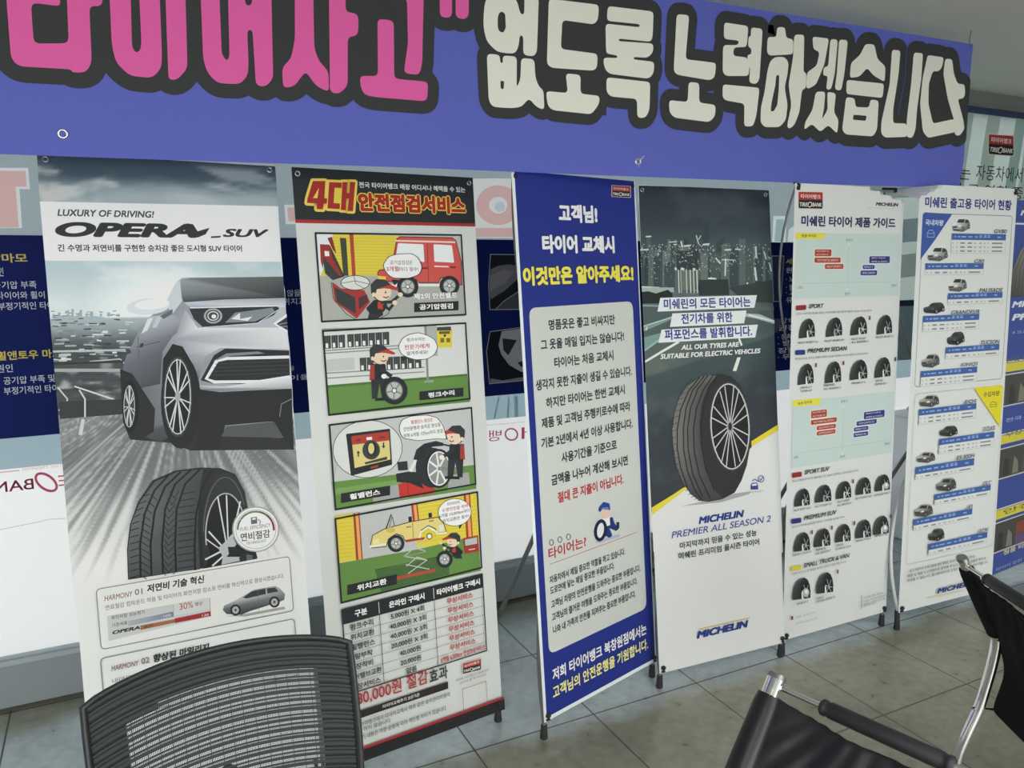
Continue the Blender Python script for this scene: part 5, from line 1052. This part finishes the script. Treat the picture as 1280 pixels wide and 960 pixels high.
section(d, 'PREMIUM SUV', (44,52,112), ((126,556),(212,544),(212,588),(126,600)), ((234,572),(526,512)), ('뛰어나고 편안한 승차감을 자랑하는 프리미엄 SUV용 타이어', (126,642), (596,545)),
  [(146,290,838,676,0),(324,470,798,640,0),(512,650,756,602,0),(692,830,720,562,0),(850,988,688,528,3)], [('PRIMACY TOUR A/S',(132,888),(298,852)),('PREMIER',(336,840),(424,824)),('ALL SEASON 2',(334,872),(470,842)),('CROSS',(518,800),(580,788)),('CLIMATE 2 SUV',(514,832),(652,804)),('PRIMACY SUV+',(694,762),(828,734)),('PRIMACY ALL',(858,720),(976,694))], [(304,672),(480,632),(680,592),(1002,530)])
section(e5, 'SMALL TRUCK & VAN', (190,184,60), ((120,264),(208,250),(208,290),(120,304)), ((230,274),(636,188)), ('다양한 비즈니스 및 특별한 목적에 사용하기 위한 밴용 타이어', (120,345), (606,232)),
  [(132,290,552,366,3),(342,492,498,318,0)], [('AGILIS 3',(168,604),(264,584)),('AGILIS',(342,556),(404,544)),('CROSS CLIMATE',(340,582),(508,548))], [(530,310)])
S.begin('small_print', 'tiny grey notes')
S.poly(e5((118,705),(134,702),(134,735),(118,738)), (110,48,52)); S.text('런플랫 : 출고용타이어', e5((160,720))[0], e5((325,684))[0], 2.6, (150,152,152)); S.text('전기차용 : 출고용타이어', e5((160,776))[0], e5((346,736))[0], 2.6, (150,152,152)); S.line(e5((742,520),(742,640)), .7, (70,70,70))
for i, x in enumerate((930, 960, 948, 870)): S.text(('더 자세한 정보는 여기에서','미쉐린 타이어 홈페이지','새롭고 다양한 정보를','만나보세요')[i], e5((760,548+i*27))[0], e5((x,512+i*27))[0], 2.8, (130,132,132))
S.end()

# --- 6: white board of cars
S = stand(6, 'white board listing small cars over blue bars, yellow corner on its lower half', (202, 205, 203), .075, .055, ear(1, 0), M_WHITEPOLE)
g1 = crop(1110, 220, .1328125); g2 = crop(1110, 340, .1328125); g3 = crop(1110, 450, .1328125); g4 = crop(1110, 560, .1328125); g5 = crop(1080, 660, .15625)
BB = (62,92,150)
S.begin('headline', 'blue Korean headline'); S.text('미쉐린 출고용 타이어 현황', g1((346,296))[0], g1((1160,326))[0], 13.5, (46,58,122), .035, 0, 4)
S.begin('car_panel', 'upper panel of small car pictures and tables')
S.frame(g3((250,254))[0], g1((1170,376))[0], .003, (126,136,140), .018)
S.poly(g1((326,362),(346,342),(604,358),(450,590),(304,788)), (58,84,150)); S.text('국내차량', g1((350,466))[0], g1((520,470))[0], 7.6, (196,206,220), .03); q = g1((402,540))[0]
for p in (((370,575),(368,540),(385,510),(420,510),(436,540),(436,575)),): S.line(g1(*p), .8, (150,170,206), True)
S.line(g1((372,540),(432,542)), .7, (150,170,206))
def car(q, x0, y0, x1, y1, body, k=0):
    """small car seen from front left; (x0, y0) front bottom, (x1, y1) rear top"""
    w = x1-x0; h = y0-y1
    def f(*ps): return q(*[(x0+px*w, y1+py*h) for px, py in ps])
    dk = tuple(int(v*.52) for v in body); lt = tuple(min(235, int(v*1.12)) for v in body)
    S.poly(f((.05,.95),(.6,1.02),(1.0,.75),(1.0,.68),(.1,.85)), (120,124,122))
    S.poly(f((0,.62),(.04,.46),(.24,.36),(.36,.12),(.46,.04),(.80,.0),(.92,.10),(1.0,.40),(.98,.66),(.62,.98),(.15,.92),(.03,.85)), [body,lt,lt,body,lt,lt,body,dk,dk,dk,dk,dk], r=.003)
    S.poly(f((.27,.36),(.38,.12),(.72,.10),(.66,.36)), (50,54,56)); S.poly(f((.75,.12),(.90,.16),(.97,.36),(.72,.40)), (60,64,66))
    S.poly(f((.02,.62),(.30,.60),(.30,.72),(.05,.74)), (56,58,60)); S.poly(f((.36,.56),(.52,.50),(.50,.62),(.38,.66)), (214,216,214) if k != 1 else (90,92,94)); S.poly(f((.08,.80),(.5,.84),(.5,.90),(.1,.88)), (60,62,64))
    for x, y in ((.62,.80), (.93,.62)): p = f((x,y))[0]; r_ = w*.0125; S.ell(*p, r_*.8, r_*1.2, (34,36,38)); S.ell(*p, r_*.4, r_*.7, (130,134,134))
def table(q, tl, tr, hb, name, nx, rows, nh=5.2, icons=True):
    """blue heading bar with a model name above its right end and thin rows of figures below"""
    p0, p1 = q(tl, tr); ua, va = S.uv(*p0); ub, vb = S.uv(*p1); v = (va+vb)/2; hm = hb*.1328*S.mpp(*p0)
    rh_ = .0165; S.fill([(ua,v-hm-rows*rh_-.006),(ub,v-hm-rows*rh_-.006),(ub,v-hm),(ua,v-hm)], (202,205,203)); S.path([(ua,v-hm-rows*rh_-.006),(ub,v-hm-rows*rh_-.006),(ub,v-hm),(ua,v-hm)], .0015, (166,170,170), True)
    S.fill([(ua,v-hm),(ub,v-hm),(ub,v),(ua,v)], BB); W_ = ub-ua
    for x, l in ((.05,.03),(.11,.04),(.17,.09),(.30,.07),(.42,.05),(.50,.05),(.58,.05),(.65,.05),(.84,.06)):
        S.fill([(ua+W_*x,v-hm*.62),(ua+W_*(x+l),v-hm*.62),(ua+W_*(x+l),v-hm*.40),(ua+W_*x,v-hm*.40)], (140,160,196))
    for x in (.50,.58,.65): S.fill([(ua+W_*x,v-hm*.34),(ua+W_*(x+.05),v-hm*.34),(ua+W_*(x+.05),v-hm*.16),(ua+W_*x,v-hm*.16)], (124,148,188))
    for r_ in range(rows):
        y = v-hm-.006-rh_*(r_+.62)
        for x, l in ((.02,.015),(.09,.02),(.16,.08),(.29,.08),(.41,.035),(.5,.045),(.59,.03),(.66,.02),(.74,.20)): S.fill([(ua+W_*x,y),(ua+W_*(x+l),y),(ua+W_*(x+l),y+.006),(ua+W_*x,y+.006)], (120,126,130) if l > .05 else (160,164,166))
    S.text(name, q(nx[0])[0], q(nx[1])[0], nh, (44,50,60), .02, .2, 3, edge=((196,202,206), .05))
SV = (196,198,196); GY = (130,130,128); DKc = (74,74,74)
for q, cr in ((g1, [(600,525,770,392,SV,0),(366,802,560,662,SV,0)]), (g2, [(562,186,738,52,(206,206,200),0),(330,392,530,285,DKc,1),(550,688,718,560,DKc,1),(308,900,482,768,(150,148,142),1)])):
    for x in cr: car(q, *x)
table(g1, (598,540), (1108,548), 60, 'GV80', ((992,540),(1112,542)), 3); table(g1, (348,818), (896,822), 58, 'G80', ((806,822),(898,822)), 1)
table(g2, (560,198), (1072,188), 58, 'PALISADE', ((850,194),(1072,188)), 1); table(g2, (326,408), (852,396), 60, 'GRANDEUR', ((586,402),(852,392)), 2); table(g2, (538,702), (1040,682), 58, 'TUCSON', ((862,682),(1038,676)), 1); table(g3, (302,98), (830,66), 58, 'IONIQ5', ((672,68),(834,54)), 2)
S.begin('car_panel', 'lower panel of small car pictures with a yellow corner')
S.frame(g5((330,292))[0], g3((1072,236))[0], .0022, (176,178,174), .018)
S.poly(g3((798,262),(1050,234),(1070,262),(1040,625)), (208,196,48)); S.text('수입차량', g3((884,356))[0], g3((1036,330))[0], 6.6, (90,88,50), .03); S.line(g3((950,440),(952,405),(978,388),(1006,402),(1008,436)), .8, (120,114,50), True); S.line(g3((950,420),(1008,416)), .7, (120,114,50))
for q, cr in ((g3, [(286,440,468,325,(150,148,144),0),(474,718,642,616,DKc,1),(258,965,430,860,(160,158,152),0)]), (g4, [(442,405,628,276,GY,0),(234,645,408,522,(150,148,142),0),(368,872,516,752,(84,84,84),1)])):
    for x in cr: car(q, *x)
table(g3, (282,462), (818,404), 58, 'EQS', ((704,420),(818,400)), 2); table(g3, (470,738), (986,672), 58, 'S CLASS', ((880,672),(990,650)), 2)
table(g4, (248,172), (794,98), 66, 'ES 300H', ((626,112),(796,84)), 1); table(g4, (424,432), (948,342), 52, 'GLC', ((876,356),(952,336)), 1); table(g4, (226,664), (774,566), 56, 'X5', ((726,576),(776,562)), 1); table(g4, (366,894), (914,786), 56, 'XC90', ((832,800),(920,780)), 1)
S.begin('small_print', 'three lines of small grey text')
S.text('· 상기 차량이외 전체 차종에 관한 정확한 타이어 규격 및 제품 문의는', g5((335,350))[0], g5((872,232))[0], 3.8, (96,98,98), .015); S.text('매장 및 제조사 고객센터로 문의해 주시고 본 자료의 내용은 수시로', g5((330,384))[0], g5((955,252))[0], 3.8, (96,98,98), .015); S.text('변경될 수 있습니다. 출고용타이어의 규격은 차량 사양에 따라 다릅니다.', g5((330,420))[0], g5((972,282))[0], 3.8, (96,98,98), .015)
S.begin('brand_lettering', 'navy brand word over a gold line, low on the board'); S.text('MICHELIN', g5((566,512))[0], g5((880,452))[0], 6.4, (40,56,112), .06, .22, 4); S.line(g5((480,555),(770,494)), .8, (196,184,136)); S.end()

# --- 7: blue board at the right edge of the frame
S = stand(7, 'blue board with yellow bars and photos, cut off by the right edge', (62, 78, 142), rear=.42)
n1 = crop(1230, 240, .1875); n2 = crop(1230, 420, .1875); n3 = crop(1230, 580, .16667)
def hb(q, y0, y1, col): # a band across the board between two heights read at its left edge
    v0 = S.uv(*q((200,y0))[0])[1]; v1 = S.uv(*q((200,y1))[0])[1]; S.fill([(0,v0),(.6,v0),(.6,v1),(0,v1)], col); return v0, v1
S.begin('printed_tyre', 'grey tyre picture'); v0, v1 = hb(n1, 180, 186, (60,64,84)); S.fill([(0,v1-.02),(.6,v1-.02),(.6,v1-.012),(0,v1-.012)], (200,204,214)); 
u, v = S.uv(*n1((205,700))[0]); ut, vt = S.uv(*n1((250,330))[0])
S.fill([(u-.04,v),(u+.24,v),(u+.22,vt),(u+.1,vt+.01),(u+.02,vt-.04),(u-.05,vt-.14),(u-.07,(v+vt)/2)], [(70,68,66),(90,88,86),(120,118,114),(130,128,124),(120,118,114),(96,94,92),(80,78,76)])
for i in range(6): S.path([(u-.03+i*.03,v),(u-.045+i*.036,(v+vt)/2),(u+.03+i*.034,vt-.01)], .004, (58,56,54))
S.begin('text_block', 'white and yellow printed text')
S.text('MICHELIN', n1((182,786))[0], (1330, 378), 8, (206,212,220), .05, .2); S.text('PREMIER', n1((182,866))[0], (1330, 394), 8, (206,212,220), .05, .2); S.text('4 SUV 올시즌 타이어', n1((185,945))[0], (1330, 412), 4.5, (150,160,180), .01); S.text('MICHELIN', n1((240,165))[0], (1330, 271), 7, (206,212,220), .05, .2)
for q, a0, a1, t in ((n2, 180, 238, '전국 매장 어디서나'), (n2, 655, 712, '무상점검 서비스'), (n3, 330, 395, '안전 점검')):
    S.begin('yellow_bar', 'yellow bar with grey text'); v0 = S.uv(*q((165,a0))[0])[1]; v1 = S.uv(*q((165,a1))[0])[1]; S.fill([(0,v1),(.6,v1),(.6,v0),(0,v0)], (200,190,72)); S.path([(0,v0+.006),(.6,v0+.006)], .006, (196,200,206)); S.text(t, q((140,a1-12))[0], (1330, q((140,a1-12))[0][1]-26), 6, (110,104,60), .02)
for q, a0, a1 in ((n2, 258, 465), (n2, 745, 940), (n3, 425, 640)):
    S.begin('printed_photo', 'dark photo in a white frame'); v0 = S.uv(*q((150,a0))[0])[1]; v1 = S.uv(*q((150,a1))[0])[1]; S.fill([(.02,v1),(.58,v1),(.58,v0),(.02,v0)], (72,72,70)); S.path([(.02,v1),(.58,v1),(.58,v0),(.02,v0)], .006, (190,190,184), True)
    for i, cc in enumerate(((96,94,88),(58,58,56),(120,118,108),(84,82,78),(50,50,50),(110,106,96))): S.fill([(.03+i*.09,v1+.01),(.09+i*.09,v1+.01),(.08+i*.09,v0-.04-.02*(i%3)),(.04+i*.09,v0-.05)], cc)
v0 = S.uv(*n3((150,425))[0])[1]; S.fill([(.30,v0-.09),(.40,v0-.09),(.40,v0-.03),(.30,v0-.03)], (130,70,60)); S.fill([(.30,v0-.15),(.40,v0-.15),(.40,v0-.095),(.30,v0-.095)], (96,80,110))
S.begin('small_print', 'pale small text'); S.text('타이어 안전 점검 및 무상 서비스 안내', n3((90,800))[0], (1340, 676), 4, (150,164,196), .01); S.text('정품 타이어만 취급합니다', n3((140,690))[0], (1340, 660), 6, (196,190,150), .03); S.text('전국 가맹점 공통', n2((140,590))[0], (1330,510), 5, (150,166,200), .02); S.end()

# ------------------------------------------------------------------ chairs
def mesh_chair():
    L = Vector((-.092, 1.388, .868)); R0 = Vector((.362, 1.418, .884)); a = (R0-L).normalized(); w = (R0-L).length; a.z = 0; a.normalize(); n = Vector((a.y, -a.x, 0))  # n faces the camera
    mid = (L+R0)/2; base = Vector((mid.x, mid.y, 0))+n*.28
    t = thing('office_chair', 'black mesh-back office chair standing in front of the silver car banner', 'chair', base)
    H = .47
    def topz(x): return .868-.004*x+.029*(1-(2*min(1,max(0,x))-1)**2)**.75
    def pt(x, s, off=0.):   # x 0..1 across, s 0 (top) .. 1 (bottom)
        xx = .5+(x-.5)*(1-.10*s*s-.015*s); z = topz(x)*(1-s)+(.868-H)*s
        bow = .045*(1-(2*x-1)**2); lean = .10*s+.05*s*s*0
        lum = .03*sin(pi*min(1, s*1.1))
        return Vector((L.x, L.y, 0))+a*(w*xx)+n*(lean-bow*.9+lum*.6+off)+Vector((0,0,z))
    # rim
    rim = [pt(0, s/14) for s in range(14, -1, -1)]+[pt(x/24, 0) for x in range(1, 24)]+[pt(1, s/14) for s in range(0, 15)]+[pt(1-x/16, 1) for x in range(1, 17)]
    cen = pt(.5, .5)
    def band(inset0, inset1, off0, off1, name, m, solid):
        mbx = MB(); rows = []
        for i0, off in ((inset0, off0), (inset1, off1)):
            ring_ = []
            for k in range(14, -1, -1): ring_.append((i0, i0*.85+(k/14)*(1-2*i0*.85)))
            for k in range(1, 24): ring_.append((i0+(1-2*i0)*k/24, i0*.85))
            for k in range(0, 15): ring_.append((1-i0, i0*.85+(k/14)*(1-2*i0*.85)))
            for k in range(1, 17): ring_.append((1-i0-(1-2*i0)*k/16, 1-i0*.85))
            rows.append([pt(x, s, off) for x, s in ring_])
        return mbx.surf(rows).build(name, m, t, solid=solid)
    fr_ = MB().tube(rim, .0062, 8, flat=1.9).build('back_frame', M_FRAMEP, t)
    # netting: thick flat threads in rows with open slits between them, closed weave along the border
    net = MB(); NX = 40
    y = .03; rows = []
    rnd = random.Random(3)
    xl, xr = .02, .98
    Hs = 1/H
    zt = .0
    s = .012
    def strip(x0, x1, s0, s1, off=0., k=NX):
        net.surf([[pt(x0+(x1-x0)*i/k, s0, off) for i in range(k+1)], [pt(x0+(x1-x0)*i/k, s1, off) for i in range(k+1)]])
    i = 0
    while s < .985:
        thick = (.0085, .0060, .0100, .0052)[i % 4]*Hs*.66; gap = (.0032, .0024, .0036)[i % 3]*Hs
        strip(.01, .99, s, min(.99, s+thick), .002 if i % 2 else 0.)
        strip(.01, .99, s+thick+gap*.42, s+thick+gap*.58, .001)   # fine cross thread in the slit
        s += thick+gap; i += 1
    nv = 150
    for k in range(nv+1):
        x = .012+(.976)*k/nv; h_ = .0011+(.0009 if k % 7 == 0 else 0)
        net.surf([[pt(x-h_, s_/10*.98+.01, -.001) for s_ in range(11)], [pt(x+h_, s_/10*.98+.01, -.001) for s_ in range(11)]])
    net.build('back_net', M_NET, t)
    # woven border, doubled with a backing strip pierced by small holes
    bd = MB()
    NB = 60
    def cell_(x0, x1, s0, s1): bd.surf([[pt(x0, s0, -.004), pt(x1, s0, -.004)], [pt(x0, s1, -.004), pt(x1, s1, -.004)]])
    for i in range(60):
        for j in range(44):
            x0, x1, s0, s1 = i/60, (i+1)/60, j/44, (j+1)/44; xm, sm_ = (x0+x1)/2, (s0+s1)/2
            lim = .115+.16*(max(0, .5-xm))**2
            if xm < .13 or xm > .87 or sm_ < lim: cell_(x0, x1, s0, s1)
    bd.build('back_border', mat('black_backing', (.019, .023, .023), .8), t)
    # support spine behind the net, seat, column, five star base
    sp = [pt(.5, .5, -.06), pt(.5, .8, -.07), pt(.5, 1.0, -.05), pt(.5, 1.0, .02)-Vector((0,0,.06)), base+Vector((0,0,.40))+n*.0]
    MB().tube(spline(sp), .017, 10, flat=1.7).build('back_spine', M_FRAMEP, t)
    MB().tube([pt(.1, .62, -.012), pt(.5, .60, -.05), pt(.9, .62, -.012)], .012, 8).build('lumbar_bar', M_FRAMEP, t)
    sg = []
    for j in range(9):
        q = j/8; sg.append([base+a*((i/10-.5)*.48*(1-.12*abs(q-.5)*2))+n*((q-.5)*.46)+Vector((0,0,.455+.018*(1-(2*i/10-1)**2)-.05*max(0,q-.75)*4*.5)) for i in range(11)])
    MB().surf(sg).build('seat', M_CANVAS, t, solid=.06, subsurf=1)
    MB().tube([base+Vector((0,0,.09)), base+Vector((0,0,.25))], .026, 14).tube([base+Vector((0,0,.25)), base+Vector((0,0,.42))], .016, 14).build('gas_column', M_BLACKP, t)
    for k in range(5):
        th = 2*pi*k/5+.3; dr = Vector((cos(th), sin(th), 0)); e_ = base+dr*.29
        MB().tube([base+Vector((0,0,.105)), base+dr*.15+Vector((0,0,.095)), e_+Vector((0,0,.072))], [.026,.020,.015], 8).build('base_leg', M_FRAMEP, t)
        ax = Vector((-dr.y, dr.x, 0)); cs = MB()
        for sd in (-1, 1): cs.tube([e_+ax*sd*.008+Vector((0,0,.026)), e_+ax*sd*.022+Vector((0,0,.026))], .026, 14)
        cs.tube([e_+Vector((0,0,.03)), e_+Vector((0,0,.075))], .008, 8).build('caster', M_RUBBER, t)
mesh_chair()

def sling_chair(label, tip, wdir, fdir, lean, width, fab):
    """folding chair of bent chrome tube with a black sling; tip = far top end of the back post"""
    tip, wdir = Vector(tip), Vector(wdir).normalized(); f = Vector(fdir).normalized(); Z = Vector((0,0,1)); w = width
    base = Vector((tip.x, tip.y, 0))+wdir*w/2+f*.2
    t = thing('sling_chair', label, 'chair', base, 'black sling chairs with chrome frames')
    J = tip+f*lean[0]-Z*lean[1]                       # where the back post turns into the rear leg
    def q(k, fwd, z): return Vector((tip.x, tip.y, z))+wdir*(w*k)+f*fwd
    for k in (0, 1):
        o = wdir*(w*k)
        post = spline([tip+o+(tip-J)*.0, tip+o+(J-tip)*.5, J+o, Vector((J.x, J.y, J.z-.2))+o-f*.022, Vector((J.x, J.y, .17))+o-f*.068, Vector((J.x, J.y, .012))+o-f*.10], 8)
        MB().tube(post, .0135, 14, flat=1.35, ref=f).build('leg', M_CHROME, t)
        MB().tube([tip+o-(J-tip).normalized()*-.004, tip+o-(J-tip).normalized()*.006], [.0150,.0135], 14, flat=1.35, ref=f).build('end_cap', M_STEEL, t)
        fl = spline([J+o+wdir*(.016 if k == 0 else -.016), q(k, lean[0]+.20, .34)+wdir*(.016 if k == 0 else -.016), q(k, lean[0]+.42, .012)+wdir*(.016 if k == 0 else -.016)], 8)
        MB().tube(fl, .0125, 12, flat=1.35, ref=f).build('leg', M_CHROME, t)
        for ft in (Vector((J.x, J.y, 0))+o-f*.10, q(k, lean[0]+.42, 0)+wdir*(.016 if k == 0 else -.016)): MB().tube([ft, ft+Z*.012, ft+Z*.03], [.014,.0155,.0135], 12).build('rubber_foot', M_RUBBER, t)
    # crossbar between the post tops with a foam roll
    cb0 = tip-Z*.016+f*.006; cb1 = cb0+wdir*w; g = (cb1-cb0)
    MB().tube([cb0, cb1], .0058, 10).build('crossbar', M_CHROME, t)
    MB().tube([cb0+g*.225, cb0+g*.235, cb0+g*.25, cb0+g*.258, cb0+g*.27, cb0+g*.73, cb0+g*.742, cb0+g*.75, cb0+g*.765, cb0+g*.775], [.012,.0165,.0165,.0135,.0165,.0165,.0135,.0165,.0165,.012], 16).build('foam_roll', M_FOAM, t)
    MB().tube([q(0, lean[0]+.36, .075), q(1, lean[0]+.36, .075)], .007, 10).build('stretcher', M_CHROME, t)
    # sling: sleeves on the posts, sagging top edge, seat
    d = (J-tip); NU, NV = 30, 34
    low = lean[0]+.020
    prof = spline([tip+d*.11, tip+d*.42, tip+d*.75, J+f*.010-Z*.03, q(0, lean[0]+.036, .40), q(0, low, .275), q(0, low+.12, .315), q(0, low+.26, .375), q(0, low+.40, .425)], 5)
    rows = []
    for j, p in enumerate(prof):
        v = j/(len(prof)-1); r_ = []
        for i in range(NU+1):
            u = i/NU; e_ = 4*u*(1-u); s1 = ss(.22, 0, v)
            sag = e_*.022*s1                        # the top edge hangs in a curve between the posts
            pinch = .0045*sin(u*pi*2*3+.7)*ss(.34, .02, v)*e_+.006*sin((u-.5)*22/(v+.25))*ss(.5,.0,v)*min(1, e_*2)
            belly = e_*(.030*ss(.04,.3,v)*(1-ss(.45,.7,v)))
            r_.append(p+wdir*(w*u)-Z*sag-f*(belly*.8)+f*pinch-Z*(e_*.03*ss(.55,.8,v)))
        rows.append(r_)
    MB().surf(rows).build('sling', fab, t, solid=.004, subsurf=1)
    for k in (0, 1):
        o = wdir*(w*k); MB().tube([tip+o+d*.13, tip+o+d*.2, tip+o+d*.6, tip+o+d*.97], [.0190,.0210,.0225,.022], 14, flat=1.3, ref=f).build('sleeve', fab, t)
        MB().tube([q(k, low+.004, .285), q(k, lean[0]-.052, .292)], .006, 8).build('strut', M_CHROME, t)
    MB().tube([q(0, low+.40, .425), q(1, low+.40, .425)], .0115, 12).build('seat_bar', M_CHROME, t)
sling_chair('black leather sling chair at the bottom edge with chrome post and foam crossbar', (1.165, 1.093, .755), (.26, -.966, 0), (-.966, -.26, 0), (.185, .24), .445, M_LEATHER)
sling_chair('black canvas sling chair at the right edge beside the blue board', (2.104, 1.324, .757), (-.404, -.915, 0), (.915, -.404, 0), (.128, .235), .44, M_CANVAS)
